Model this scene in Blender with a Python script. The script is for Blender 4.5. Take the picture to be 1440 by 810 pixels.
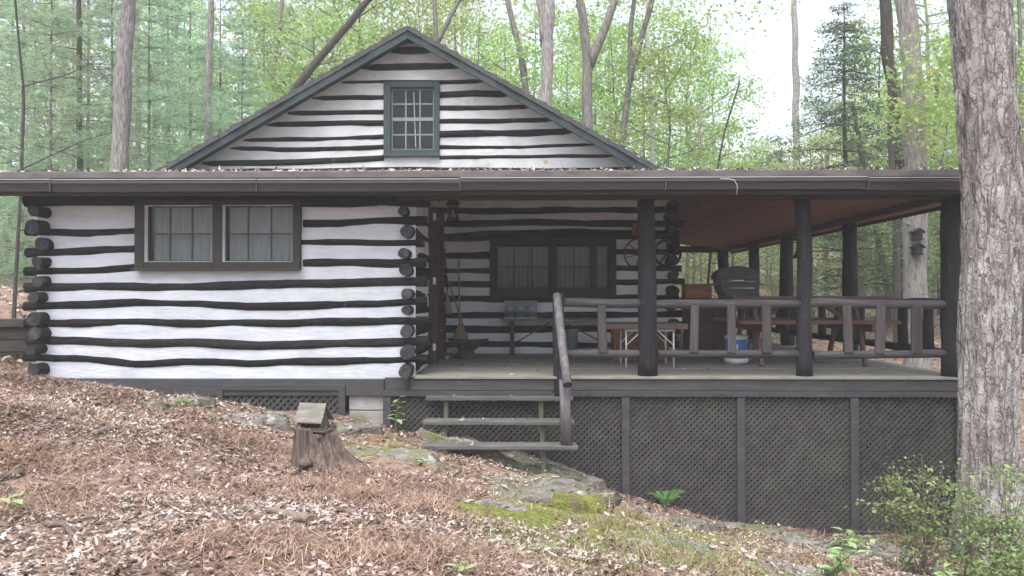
import bpy, math, random
import numpy as np
from mathutils import Vector, Matrix
from mathutils.bvhtree import BVHTree
R = math.radians
sc = bpy.context.scene
for o in list(bpy.data.objects): bpy.data.objects.remove(o)
# ------------------------------------------------------------------ camera, world, sun, exposure
EYE = 1.6
F = 1120.0                      # focal length in photo pixels (1440 wide)
VX, VY = 739.0, 418.0           # vanishing point of the depth direction in the photo
cam_d = bpy.data.cameras.new('camera'); cam = bpy.data.objects.new('camera', cam_d)
sc.collection.objects.link(cam); sc.camera = cam
cam_d.sensor_width = 36; cam_d.lens = 36 * F / 1440
cam_d.clip_start = .1; cam_d.clip_end = 1500
cam.location = (0, 0, EYE)
cam.rotation_euler = (R(90) + math.atan(13 / F), 0, math.atan(19 / F))
SUN_EL, SUN_AZ = 67.0, 195.0
w = bpy.data.worlds.new('World'); sc.world = w; w.use_nodes = True
nt = w.node_tree; nt.nodes.clear()
sky = nt.nodes.new('ShaderNodeTexSky'); sky.sky_type = 'NISHITA'; sky.sun_disc = False
sky.sun_elevation = R(SUN_EL); sky.sun_rotation = R(SUN_AZ); sky.air_density = 1.0; sky.dust_density = 4.0
hs = nt.nodes.new('ShaderNodeHueSaturation'); hs.inputs['Saturation'].default_value = .55
bg = nt.nodes.new('ShaderNodeBackground'); bg.inputs[1].default_value = .13
wo = nt.nodes.new('ShaderNodeOutputWorld')
nt.links.new(sky.outputs[0], hs.inputs['Color']); nt.links.new(hs.outputs[0], bg.inputs[0]); nt.links.new(bg.outputs[0], wo.inputs[0])
sd = bpy.data.lights.new('sun', 'SUN'); so = bpy.data.objects.new('sun', sd); sc.collection.objects.link(so)
sd.energy = 1.5; sd.angle = R(60); sd.color = (1, .985, .965)
so.rotation_euler = (R(90 - SUN_EL), 0, R(180 - SUN_AZ))
sc.view_settings.view_transform = 'Standard'; sc.view_settings.look = 'None'
sc.view_settings.exposure = 1.66; sc.view_settings.gamma = 1
sc.cycles.use_denoising = True
sc.cycles.max_bounces = 7; sc.cycles.diffuse_bounces = 4; sc.cycles.glossy_bounces = 2
sc.cycles.transmission_bounces = 4; sc.cycles.transparent_max_bounces = 6; sc.cycles.volume_bounces = 1

# ------------------------------------------------------------------ helpers
rnd = random.Random(7); rng = np.random.default_rng(7)
def PX(x, d): return (x - VX) / F * d
def PZ(y, d): return EYE + (VY - y) / F * d
def P(x, y, d): return (PX(x, d), d, PZ(y, d))

def hash3(i, j, k, s):
    h = (i * 374761393 + j * 668265263 + k * 2147483647 + s * 144269504) & 0xffffffff
    h = ((h ^ (h >> 13)) * 1274126177) & 0xffffffff
    return ((h ^ (h >> 16)) & 0xffff) / 65535.0
def vn(x, y, z=0.0, s=0):
    x, y, z = np.broadcast_arrays(np.asarray(x, float), np.asarray(y, float), np.asarray(z, float))
    i, j, k = (np.floor(a).astype(np.int64) for a in (x, y, z))
    u, v, q = x - i, y - j, z - k
    u, v, q = (t * t * (3 - 2 * t) for t in (u, v, q))
    r = 0
    for a in (0, 1):
        for b in (0, 1):
            for c in (0, 1):
                r = r + hash3(i + a, j + b, k + c, s) * (u if a else 1 - u) * (v if b else 1 - v) * (q if c else 1 - q)
    return r

class MB:
    def __init__(s): s.v = []; s.f = []; s.m = []; s.sm = []
    def add(s, verts, faces, mi=0, smooth=False):
        b = len(s.v); s.v.extend([tuple(p) for p in verts])
        for f in faces: s.f.append(tuple(b + i for i in f)); s.m.append(mi); s.sm.append(smooth)
        return s
    def box(s, x0, x1, y0, y1, z0, z1, mi=0):
        return s.add([(x0,y0,z0),(x1,y0,z0),(x1,y1,z0),(x0,y1,z0),(x0,y0,z1),(x1,y0,z1),(x1,y1,z1),(x0,y1,z1)],
                     [(0,3,2,1),(4,5,6,7),(0,1,5,4),(1,2,6,5),(2,3,7,6),(3,0,4,7)], mi)
    def beam(s, a, b, w, h, up=(0,0,1), mi=0):
        a, b, up = Vector(a), Vector(b), Vector(up); t = (b - a).normalized(); sd = t.cross(up).normalized(); u = sd.cross(t)
        c = [(-1,-1),(1,-1),(1,1),(-1,1)]
        v = [p + sd * (i * w / 2) + u * (j * h / 2) for p in (a, b) for i, j in c]
        return s.add(v, [(3,2,1,0),(4,5,6,7)] + [(i, (i+1)%4, 4+(i+1)%4, 4+i) for i in range(4)], mi)
    def tube(s, pts, rad, seg=10, mi=0, cap=None, squash=1.0, smooth=True, irr=0):
        ir = [1+irr*(rnd.random()-.5)*2 for _ in range(seg)]; ir = [(ir[k-1]+2*ir[k]+ir[(k+1)%seg])/4 for k in range(seg)]
        pts = [Vector(p) for p in pts]; n = len(pts)
        if not hasattr(rad, '__len__'): rad = [rad] * n
        vs = []; ref = None
        for i, p in enumerate(pts):
            t = (pts[min(i+1, n-1)] - pts[max(i-1, 0)]).normalized()
            if ref is None: ref = Vector((0,0,1)) if abs(t.z) < .8 else Vector((1,0,0))
            a = t.cross(ref).normalized(); b = a.cross(t); ref = b
            for k in range(seg):
                q = 2 * math.pi * k / seg
                vs.append(p + a * (math.cos(q) * rad[i] * ir[k]) + b * (math.sin(q) * rad[i] * squash * ir[k]))
        fs = [(i*seg+k, i*seg+(k+1)%seg, (i+1)*seg+(k+1)%seg, (i+1)*seg+k) for i in range(n-1) for k in range(seg)]
        s.add(vs, fs, mi, smooth)
        b0 = len(s.v) - n * seg; cm = mi if cap is None else cap
        s.f.append(tuple(b0 + k for k in reversed(range(seg)))); s.m.append(cm); s.sm.append(False)
        s.f.append(tuple(b0 + (n-1)*seg + k for k in range(seg))); s.m.append(cm); s.sm.append(False)
        return s
    def lathe(s, prof, c=(0,0,0), seg=20, mi=0, axis='z'):
        vs = []
        for r, h in prof:
            for k in range(seg):
                q = 2*math.pi*k/seg; x, y, z = r*math.cos(q), r*math.sin(q), h
                if axis == 'y': x, y, z = x, z, y
                if axis == 'x': x, y, z = z, x, y
                vs.append((c[0]+x, c[1]+y, c[2]+z))
        n = len(prof)
        fs = [(i*seg+k, i*seg+(k+1)%seg, (i+1)*seg+(k+1)%seg, (i+1)*seg+k) for i in range(n-1) for k in range(seg)]
        return s.add(vs, fs, mi, True)
    def prism(s, poly, axis, a, b, mi=0):      # poly of 2-D points extruded along axis from a to b
        def mk(p, t):
            return {'x': (t, p[0], p[1]), 'y': (p[0], t, p[1]), 'z': (p[0], p[1], t)}[axis]
        n = len(poly)
        v = [mk(p, a) for p in poly] + [mk(p, b) for p in poly]
        return s.add(v, [tuple(range(n-1, -1, -1)), tuple(range(n, 2*n))] + [(i, (i+1)%n, n+(i+1)%n, n+i) for i in range(n)], mi)
    def build(s, name, mats, parent=None, bevel=0, fix=False):
        v = np.array(s.v, float); c = (v.min(0) + v.max(0)) / 2
        if parent is None: c[2] = v[:, 2].min()
        me = bpy.data.meshes.new(name); me.from_pydata([tuple(p) for p in v - c], [], s.f)
        for m in (mats if isinstance(mats, (list, tuple)) else [mats]): me.materials.append(m)
        me.polygons.foreach_set('material_index', s.m); me.polygons.foreach_set('use_smooth', s.sm)
        if fix:
            import bmesh
            bm = bmesh.new(); bm.from_mesh(me); bmesh.ops.recalc_face_normals(bm, faces=bm.faces); bm.to_mesh(me); bm.free()
        me.update()
        o = link(name, me, parent, c)
        if bevel:
            b = o.modifiers.new('bevel', 'BEVEL'); b.width = bevel; b.segments = 1; b.limit_method = 'ANGLE'
        return o
def wpos(o):
    p = Vector((0,0,0))
    while o is not None: p = p + o.location; o = o.parent
    return p
def link(name, me, parent=None, c=(0,0,0)):
    o = bpy.data.objects.new(name, me); sc.collection.objects.link(o)
    if parent is not None: o.parent = parent; o.location = Vector(c) - wpos(parent)
    else: o.location = c
    return o
def np_mesh(name, V, Fc, mat, parent=None, c=(0,0,0), smooth=False):     # V (n,3), Fc (m,k) fast path
    V = np.asarray(V, np.float32); Fc = np.asarray(Fc, np.int32); k = Fc.shape[1]
    me = bpy.data.meshes.new(name); me.vertices.add(len(V)); me.vertices.foreach_set('co', V.ravel())
    me.loops.add(Fc.size); me.loops.foreach_set('vertex_index', Fc.ravel())
    me.polygons.add(len(Fc)); me.polygons.foreach_set('loop_start', np.arange(0, Fc.size, k, dtype=np.int32))
    if smooth: me.polygons.foreach_set('use_smooth', np.ones(len(Fc), bool))
    me.update(calc_edges=True); me.materials.append(mat)
    return link(name, me, parent, c)
def tag(o, label=None, cat=None, group=None, kind=None):
    if label: o['label'] = label
    if cat: o['category'] = cat
    if group: o['group'] = group
    if kind: o['kind'] = kind
    return o
def thing(name, loc, label, cat, group=None):
    o = bpy.data.objects.new(name, None); o.empty_display_size = .1; sc.collection.objects.link(o); o.location = loc
    return tag(o, label, cat, group)
KIDS = {}
def copy_tree(o, parent=None):
    c = o.copy(); sc.collection.objects.link(c)
    if parent is not None: c.parent = parent
    for ch in o.children: copy_tree(ch, c)
    return c

# ------------------------------------------------------------------ materials
def node_mat(name):
    m = bpy.data.materials.new(name); m.use_nodes = True; t = m.node_tree; t.nodes.clear()
    out = t.nodes.new('ShaderNodeOutputMaterial'); return m, t, out
def ramp(t, stops, fac):
    r = t.nodes.new('ShaderNodeValToRGB'); e = r.color_ramp.elements
    e[0].position, e[0].color = stops[0][0], (*stops[0][1], 1)
    e[1].position, e[1].color = stops[-1][0], (*stops[-1][1], 1)
    for p, c in stops[1:-1]:
        q = e.new(p); q.color = (*c, 1)
    t.links.new(fac, r.inputs[0]); return r.outputs[0]
def noise(t, vec, scale, detail=4, rough=.6, dist=0):
    n = t.nodes.new('ShaderNodeTexNoise'); n.inputs['Scale'].default_value = scale; n.inputs['Detail'].default_value = detail
    n.inputs['Roughness'].default_value = rough; n.inputs['Distortion'].default_value = dist
    t.links.new(vec, n.inputs['Vector']); return n.outputs[0]
def mixc(t, fac, a, b, mode='MIX'):
    m = t.nodes.new('ShaderNodeMix'); m.data_type = 'RGBA'; m.blend_type = mode
    for s, v in ((0, fac), (6, a), (7, b)):
        if isinstance(v, (int, float)): m.inputs[s].default_value = v
        elif isinstance(v, tuple): m.inputs[s].default_value = (*v, 1)
        else: t.links.new(v, m.inputs[s])
    return m.outputs[2]
def coords(t, scale=(1,1,1), kind='Object'):
    tc = t.nodes.new('ShaderNodeTexCoord'); mp = t.nodes.new('ShaderNodeMapping'); mp.inputs['Scale'].default_value = scale
    oi = t.nodes.new('ShaderNodeObjectInfo'); ad = t.nodes.new('ShaderNodeVectorMath'); ad.operation = 'ADD'
    mul = t.nodes.new('ShaderNodeMath'); mul.operation = 'MULTIPLY'; mul.inputs[1].default_value = 37.0
    t.links.new(oi.outputs['Random'], mul.inputs[0])
    t.links.new(tc.outputs[kind], mp.inputs[0]); t.links.new(mp.outputs[0], ad.inputs[0]); t.links.new(mul.outputs[0], ad.inputs[1])
    return ad.outputs[0], oi.outputs['Random']
def surf(name, stops, scale=(1,1,1), ns=5, detail=5, rough=.8, bump=.3, bs=None, rv=.2, spot=None, spec=.25, metal=0, bdist=.02):
    """noise-coloured Principled; spot = (colour, scale, threshold, softness) adds stains, moss or lichen"""
    m, t, out = node_mat(name); vec, rd = coords(t, scale)
    n = noise(t, vec, ns, detail); col = ramp(t, stops, n)
    if rv:
        h = t.nodes.new('ShaderNodeHueSaturation'); mr = t.nodes.new('ShaderNodeMapRange')
        mr.inputs[3].default_value = 1 - rv; mr.inputs[4].default_value = 1 + rv
        t.links.new(rd, mr.inputs[0]); t.links.new(mr.outputs[0], h.inputs['Value']); t.links.new(col, h.inputs['Color']); col = h.outputs[0]
    for sp in ([] if spot is None else (spot if isinstance(spot, list) else [spot])):
        v2, _ = coords(t); n2 = noise(t, v2, sp[1], 5, .65)
        mr = t.nodes.new('ShaderNodeMapRange'); mr.inputs[1].default_value = sp[2]; mr.inputs[2].default_value = sp[2] + sp[3]
        t.links.new(n2, mr.inputs[0]); col = mixc(t, mr.outputs[0], col, sp[0])
    b = t.nodes.new('ShaderNodeBsdfPrincipled'); t.links.new(col, b.inputs['Base Color'])
    b.inputs['Roughness'].default_value = rough; b.inputs['Specular IOR Level'].default_value = spec; b.inputs['Metallic'].default_value = metal
    if bump:
        n3 = noise(t, vec, bs or ns * 3, 5, .65); bp = t.nodes.new('ShaderNodeBump'); bp.inputs['Strength'].default_value = bump
        bp.inputs['Distance'].default_value = bdist; t.links.new(n3, bp.inputs['Height']); t.links.new(bp.outputs[0], b.inputs['Normal'])
    t.links.new(b.outputs[0], out.inputs[0]); return m
def leafmat(name, stops, trans=.45, hue=.03, rough=.6, val=.2):
    m, t, out = node_mat(name); g = t.nodes.new('ShaderNodeNewGeometry'); col = ramp(t, stops, g.outputs['Random Per Island'])
    oi = t.nodes.new('ShaderNodeObjectInfo'); h = t.nodes.new('ShaderNodeHueSaturation')
    for nm, a in (('Hue', hue), ('Value', val)):
        mr = t.nodes.new('ShaderNodeMapRange'); c0 = .5 if nm == 'Hue' else 1
        mr.inputs[3].default_value = c0 - a; mr.inputs[4].default_value = c0 + a
        t.links.new(oi.outputs['Random'], mr.inputs[0]); t.links.new(mr.outputs[0], h.inputs[nm])
    t.links.new(col, h.inputs['Color']); col = h.outputs[0]
    p = t.nodes.new('ShaderNodeBsdfPrincipled'); p.inputs['Roughness'].default_value = rough; p.inputs['Specular IOR Level'].default_value = .3
    t.links.new(col, p.inputs['Base Color'])
    tr = t.nodes.new('ShaderNodeBsdfTranslucent'); t.links.new(col, tr.inputs[0])
    mx = t.nodes.new('ShaderNodeMixShader'); mx.inputs[0].default_value = trans
    t.links.new(p.outputs[0], mx.inputs[1]); t.links.new(tr.outputs[0], mx.inputs[2]); t.links.new(mx.outputs[0], out.inputs[0]); return m
def glassmat(name, tint=(.9,.93,.95), refl=.12):
    m, t, out = node_mat(name); tr = t.nodes.new('ShaderNodeBsdfTransparent'); tr.inputs[0].default_value = (*tint, 1)
    gl = t.nodes.new('ShaderNodeBsdfGlossy'); gl.inputs['Roughness'].default_value = .03
    lw = t.nodes.new('ShaderNodeLayerWeight'); lw.inputs[0].default_value = .35
    ma = t.nodes.new('ShaderNodeMath'); ma.operation = 'MULTIPLY_ADD'; ma.inputs[1].default_value = .22; ma.inputs[2].default_value = refl * .04
    t.links.new(lw.outputs['Fresnel'], ma.inputs[0])
    mx = t.nodes.new('ShaderNodeMixShader'); t.links.new(ma.outputs[0], mx.inputs[0])
    t.links.new(tr.outputs[0], mx.inputs[1]); t.links.new(gl.outputs[0], mx.inputs[2]); t.links.new(mx.outputs[0], out.inputs[0]); return m

LOGC = [(.22,(.008,.0075,.008)),(.5,(.020,.0185,.0205)),(.75,(.045,.042,.046)),(.9,(.085,.08,.085))]
M = {
 'log_x': surf('dark_log_along_x', LOGC, (1,11,11), 5, 7, .85, .9, 12, .3, ((.10,.094,.098),5,.64,.1), spec=.1),
 'log_y': surf('dark_log_along_y', LOGC, (11,1,11), 5, 7, .85, .9, 12, .3, ((.10,.094,.098),5,.64,.1), spec=.1),
 'post': surf('dark_post_bark', [(.25,(.013,.012,.014)),(.6,(.028,.027,.031)),(.85,(.06,.058,.064))], (9,9,1), 3, 6, .8, .6, 8, .2, ((.075,.072,.078),4,.62,.12), spec=.1),
 'rail': surf('weathered_rail', [(.2,(.032,.029,.032)),(.55,(.062,.058,.063)),(.85,(.125,.118,.125))], (1,10,10), 3, 6, .75, .5, 8, .15),
 'baluster': surf('weathered_baluster', [(.2,(.036,.031,.032)),(.55,(.068,.060,.062)),(.85,(.115,.104,.105))], (10,10,1), 3, 6, .8, .5, 8, .2),
 'end': surf('log_end_grain', [(.3,(.014,.013,.014)),(.55,(.042,.039,.042)),(.8,(.095,.09,.093))], (1,1,1), 14, 7, .85, .8, 30, .45),
 'chink': surf('white_chinking', [(.25,(.43,.455,.495)),(.5,(.515,.545,.59)),(.8,(.61,.635,.675))], (1,1,3), 2.5, 6, .85, .45, 9, 0, [((.42,.46,.38),1.6,.58,.2),((.46,.45,.43),7,.62,.12),((.30,.29,.27),18,.70,.06)], bdist=.03),
 'chink_lightened': surf('light_lifted_chinking', [(.25,(.66,.69,.74)),(.55,(.74,.77,.82)),(.8,(.80,.825,.86))], (1,1,3), 2.5, 6, .85, .45, 9, 0, ((.55,.56,.57),2,.6,.15), bdist=.03),  # extra whiteness stands for light missing under the porch roof
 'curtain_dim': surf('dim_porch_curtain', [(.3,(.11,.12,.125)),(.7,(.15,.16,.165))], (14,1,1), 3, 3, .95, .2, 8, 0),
 'chink_gable': surf('weathered_gable_chinking', [(.25,(.47,.47,.47)),(.55,(.57,.57,.58)),(.8,(.65,.65,.665))], (1,1,2), 2.5, 6, .9, .45, 9, 0, [((.34,.35,.30),1.8,.56,.2),((.42,.34,.12),2.6,.68,.06)], bdist=.03),
 'trim': surf('dark_brown_trim', [(.3,(.024,.021,.021)),(.7,(.040,.035,.035))], (1,1,1), 6, 4, .6, .15, 30, .1),
 'sill': surf('painted_grey_beam', [(.25,(.035,.033,.037)),(.6,(.058,.055,.060)),(.8,(.085,.081,.088))], (1,6,6), 3, 5, .75, .3, 10, .1, ((.07,.085,.06),1.5,.6,.2)),
 'lattice': surf('lattice_slats', [(.3,(.036,.033,.034)),(.7,(.062,.058,.058))], (1,1,1), 7, 4, .8, .2, 30, .08, ((.075,.085,.055),1.1,.56,.25)),
 'teal': surf('grey_green_paint', [(.3,(.030,.045,.050)),(.7,(.050,.067,.072))], (1,1,1), 5, 4, .6, .2, 20, .08),
 'muntin': surf('pale_muntin_paint', [(.3,(.17,.20,.21)),(.7,(.25,.28,.29))], (1,1,1), 8, 3, .6, 0, rv=0),
 'dark_muntin': surf('dark_muntin_paint', [(.3,(.05,.045,.045)),(.7,(.07,.062,.06))], (1,1,1), 8, 3, .6, 0, rv=0),
 'white': surf('white_paint', [(.3,(.68,.68,.66)),(.7,(.78,.78,.77))], (1,1,1), 6, 4, .5, .1, 20, 0),
 'curtain': surf('grey_white_curtain', [(.3,(.235,.23,.222)),(.7,(.31,.305,.295))], (14,1,1), 3, 3, .95, .2, 8, 0),
 'room': surf('unlit_interior', [(.3,(.02,.02,.02)),(.7,(.035,.033,.03))], (1,1,1), 3, 3, .9, 0, rv=0),
 'glass': glassmat('window_glass'),
 'gutter': surf('brown_gutter_paint', [(.3,(.036,.032,.034)),(.7,(.056,.050,.053))], (1,4,4), 3, 4, .32, .05, 10, 0, spec=.5),
 'lip_glint': surf('painted_lip_glint', [(.3,(.28,.275,.28)),(.6,(.42,.41,.42))], (1,1,1), 3, 4, .3, 0, rv=0, spec=.6),  # light grey standing for the wet gleam along the gutter edge
 'drip': surf('roof_edge_metal', [(.3,(.075,.066,.067)),(.6,(.125,.112,.113)),(.85,(.18,.165,.16))], (1,3,3), 4, 6, .6, .2, 10, 0, ((.10,.09,.07),5,.6,.1)),
 'roofing': surf('roll_roofing', [(.3,(.07,.065,.065)),(.7,(.13,.12,.115))], (1,1,1), 9, 5, .9, .3, 60, 0, ((.12,.13,.06),2,.58,.15)),
 'shingle': surf('dark_shingles', [(.3,(.05,.05,.055)),(.7,(.09,.09,.095))], (1,1,1), 14, 5, .9, .4, 60, .2),
 'ceiling': surf('red_brown_ceiling_board', [(.25,(.15,.06,.04)),(.6,(.24,.10,.068)),(.85,(.32,.145,.10))], (1.2,1.2,1), 5, 5, .7, .3, 14, .25),
 'header': surf('red_brown_header', [(.25,(.040,.024,.021)),(.7,(.078,.048,.041))], (1,8,8), 3, 5, .75, .3, 9, .15),
 'deck': surf('mossy_deck_board', [(.25,(.15,.145,.125)),(.55,(.215,.21,.185)),(.8,(.29,.285,.25))], (1,10,1), 3, 6, .8, .35, 9, .14, ((.12,.14,.075),1.4,.58,.2)),
 'tread': surf('weathered_tread', [(.25,(.055,.053,.052)),(.55,(.098,.096,.092)),(.85,(.16,.157,.148))], (1,9,9), 3, 6, .85, .4, 9, .12, ((.12,.14,.07),2.2,.58,.15)),
 'stringer': surf('green_tinged_timber', [(.3,(.065,.072,.048)),(.7,(.12,.125,.09))], (6,6,1), 4, 5, .85, .3, 9, .1),
 'newel': surf('peeled_grey_log', [(.2,(.05,.046,.05)),(.5,(.105,.098,.106)),(.85,(.24,.23,.24))], (7,7,1), 3, 6, .7, .5, 8, .1, ((.03,.027,.027),9,.7,.05)),
 'block': surf('concrete_block', [(.3,(.26,.255,.245)),(.7,(.36,.35,.34))], (1,1,1), 9, 6, .95, .4, 40, .12, ((.15,.17,.08),2.5,.56,.2)),
 'door': surf('stained_red_door', [(.3,(.085,.030,.022)),(.7,(.15,.058,.042))], (8,8,1), 3, 5, .5, .2, 12, 0),
 'redwood': surf('redwood_stain', [(.25,(.10,.052,.041)),(.6,(.165,.088,.070)),(.85,(.23,.135,.11))], (1,8,8), 3, 5, .65, .25, 10, .15),
 'crate': surf('orange_crate_wood', [(.3,(.16,.065,.032)),(.7,(.26,.115,.055))], (1,8,8), 3, 5, .7, .2, 10, .15),
 'plank': surf('brown_plank', [(.3,(.11,.078,.068)),(.7,(.19,.135,.118))], (1,8,8), 3, 5, .7, .25, 10, .15),
 'white_metal': surf('white_metal_tube', [(.3,(.62,.64,.68)),(.7,(.74,.76,.79))], (1,1,1), 8, 3, .4, 0, rv=0, spec=.5),
 'iron': surf('dark_iron', [(.3,(.014,.014,.015)),(.7,(.03,.029,.029))], (1,1,1), 9, 4, .7, .2, 20, 0, spec=.2),
 'rust': surf('rusted_iron', [(.3,(.045,.030,.024)),(.7,(.10,.064,.048))], (1,1,1), 9, 5, .85, .3, 30, 0),
 'grill': surf('charcoal_enamel', [(.3,(.030,.031,.033)),(.7,(.05,.05,.053))], (1,1,1), 4, 4, .38, .05, 20, 0, spec=.5),
 'grill_lid': surf('dull_grey_grill_lid', [(.3,(.07,.07,.075)),(.7,(.11,.11,.115))], (1,1,1), 4, 4, .6, .1, 20, 0, spec=.4),
 'steel': surf('steel', [(.3,(.55,.56,.58)),(.7,(.68,.69,.7))], (1,1,1), 6, 3, .3, 0, rv=0, metal=1),
 'galv': surf('galvanised', [(.3,(.20,.22,.22)),(.7,(.30,.32,.32))], (1,1,1), 8, 4, .5, 0, rv=0, metal=.4),
 'blue': surf('blue_plastic', [(.3,(.04,.13,.42)),(.7,(.06,.18,.5))], (1,1,1), 5, 3, .4, 0, rv=0),
 'palewhite': surf('pale_plastic', [(.3,(.48,.52,.56)),(.7,(.58,.62,.65))], (1,1,1), 5, 3, .45, 0, rv=0),
 'straw': surf('broom_straw', [(.3,(.22,.15,.075)),(.7,(.36,.26,.14))], (20,20,1), 4, 4, .9, .4, 20, .1),
 'handle': surf('broom_handle', [(.3,(.22,.14,.075)),(.7,(.33,.22,.13))], (6,6,1), 4, 4, .6, 0, rv=.2),
 'jarglass': glassmat('jar_glass', (.82,.87,.9), .4),
 'wax': surf('silvery_candle', [(.3,(.5,.53,.58)),(.7,(.75,.78,.82))], (1,1,1), 6, 3, .35, 0, rv=0),
 'cord': surf('white_cord', [(.3,(.6,.6,.58)),(.7,(.75,.75,.72))], (1,1,1), 6, 3, .7, 0, rv=0),
 'pane_amber': glassmat('lantern_glass', (.75,.74,.68), .4),
 'bark_pale': surf('pale_grey_bark', [(.3,(.13,.115,.11)),(.48,(.26,.24,.232)),(.7,(.42,.395,.385))], (5,5,1), 5, 9, .95, 1.0, 9, .12, ((.33,.36,.30),3,.62,.1), bdist=.05),
 'bark_grey': surf('grey_bark', [(.3,(.08,.072,.067)),(.48,(.17,.157,.148)),(.7,(.29,.272,.26))], (5,5,1), 5, 9, .95, 1.0, 9, .15, ((.24,.27,.21),3,.63,.1), bdist=.05),
 'bark_dark': surf('dark_bark', [(.25,(.035,.033,.030)),(.5,(.075,.068,.062)),(.8,(.13,.12,.11))], (5,5,1), 5, 9, .95, 1.0, 9, .15, ((.09,.11,.075),2,.6,.15), bdist=.05),
 'bark_big': surf('flaky_grey_bark', [(.2,(.085,.074,.070)),(.42,(.20,.178,.17)),(.62,(.30,.272,.262)),(.85,(.44,.41,.40))], (3,3,1), 5, 8, .95, .9, 16, 0, [((.40,.41,.37),4,.62,.08),((.13,.09,.075),1.3,.62,.15)], bdist=.02),
 'birch': surf('birch_bark', [(.3,(.38,.36,.34)),(.7,(.62,.60,.58))], (1,1,4), 4, 5, .8, .3, 10, .1, ((.06,.055,.05),5,.68,.05)),
 'stump': surf('rotting_stump', [(.2,(.045,.033,.028)),(.5,(.12,.088,.074)),(.8,(.25,.195,.17))], (9,9,.8), 3, 7, .95, .8, 7, 0, ((.14,.155,.06),3,.6,.12), bdist=.04),
 'feeder': surf('weathered_feeder_wood', [(.3,(.12,.112,.10)),(.7,(.22,.205,.182))], (1,7,7), 4, 5, .9, .4, 12, .15),
 'feeder_dark': surf('dark_feeder_wood', [(.3,(.07,.055,.045)),(.7,(.13,.105,.085))], (1,7,7), 4, 5, .9, .4, 12, .15),
 'rock': surf('lichened_rock', [(.25,(.07,.063,.054)),(.45,(.145,.135,.118)),(.6,(.21,.20,.178)),(.85,(.31,.30,.275))], (1,1,2.5), 5, 9, .95, .9, 12, .15, [((.13,.145,.050),2.6,.50,.16),((.36,.38,.33),6,.60,.06),((.09,.065,.05),3.7,.60,.08)], bdist=.06),
 'moss': surf('bright_moss', [(.25,(.095,.105,.025)),(.5,(.19,.205,.045)),(.8,(.29,.29,.085))], (1,1,1), 16, 8, 1, 1, 50, 0, [((.20,.145,.105),5,.53,.08),((.11,.13,.035),2.5,.55,.15)], bdist=.05),
 'stick': surf('dead_wood', [(.3,(.10,.075,.06)),(.7,(.21,.165,.14))], (4,4,4), 5, 6, .95, .5, 12, .25),
 'timber': surf('old_dark_timber', [(.3,(.030,.028,.026)),(.7,(.062,.058,.052))], (1,6,6), 3, 5, .9, .4, 9, .2, ((.07,.085,.045),2,.6,.15)),
 'stem': surf('green_stem', [(.3,(.10,.13,.05)),(.7,(.16,.19,.08))], (1,1,1), 6, 3, .8, 0, rv=.1),
 'twig': surf('brown_twig', [(.3,(.12,.085,.07)),(.7,(.22,.165,.14))], (1,1,1), 6, 3, .9, 0, rv=.1),
 'maple': leafmat('yellow_green_leaves', [(0,(.20,.33,.10)),(.5,(.31,.45,.15)),(.85,(.42,.53,.19)),(1,(.50,.47,.17))], .6),
 'oak': leafmat('mid_green_leaves', [(0,(.17,.28,.08)),(.6,(.27,.39,.11)),(1,(.37,.44,.13))], .6),
 'rusty': leafmat('rusty_autumn_leaves', [(0,(.22,.09,.05)),(.6,(.30,.14,.07)),(1,(.26,.22,.07))], .4),
 'pine': leafmat('blue_green_needles', [(0,(.28,.40,.27)),(.6,(.38,.52,.36)),(1,(.48,.56,.33))], .65, .03),
 'hemlock': leafmat('dark_green_needles', [(0,(.10,.18,.11)),(.6,(.16,.26,.16)),(1,(.24,.33,.17))], .5, .02),
 'shrub': leafmat('small_shrub_leaves', [(0,(.11,.18,.06)),(.6,(.21,.30,.11)),(1,(.38,.44,.20))], .4, .01),
 'plant': leafmat('pale_green_leaves', [(0,(.20,.30,.12)),(.6,(.30,.42,.19)),(1,(.42,.52,.30))], .35, .01),
 'fern': leafmat('fern_green', [(0,(.10,.22,.06)),(1,(.18,.32,.10))], .4, .01),
 'grass': leafmat('grass_green', [(0,(.10,.15,.035)),(.6,(.16,.22,.055)),(1,(.26,.27,.10))], .3, .01),
 'litter': leafmat('fallen_leaf_browns', [(0,(.09,.056,.046)),(.2,(.19,.13,.108)),(.45,(.32,.245,.21)),(.65,(.46,.375,.335)),(.8,(.31,.275,.28)),(.95,(.62,.54,.50)),(1,(.40,.36,.20))], .15, 0, .5, 0),
 'litter_dark': leafmat('damp_leaf_browns', [(0,(.055,.036,.030)),(.3,(.12,.078,.062)),(.6,(.20,.135,.108)),(.85,(.29,.20,.155)),(1,(.44,.36,.32))], .12, 0, .5, 0),
 'twigs': leafmat('fallen_twig_browns', [(0,(.08,.06,.05)),(.6,(.17,.135,.115)),(1,(.36,.31,.28))], 0, 0, .9, 0),
 'bracken': leafmat('dead_bracken_rust', [(0,(.13,.077,.053)),(.5,(.25,.158,.113)),(1,(.42,.315,.245))], .15, 0, .8, 0),
 'straws': leafmat('dry_stalks', [(0,(.20,.14,.11)),(.6,(.38,.29,.235)),(1,(.52,.43,.36))], .1, 0, .8, 0),
}
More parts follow.
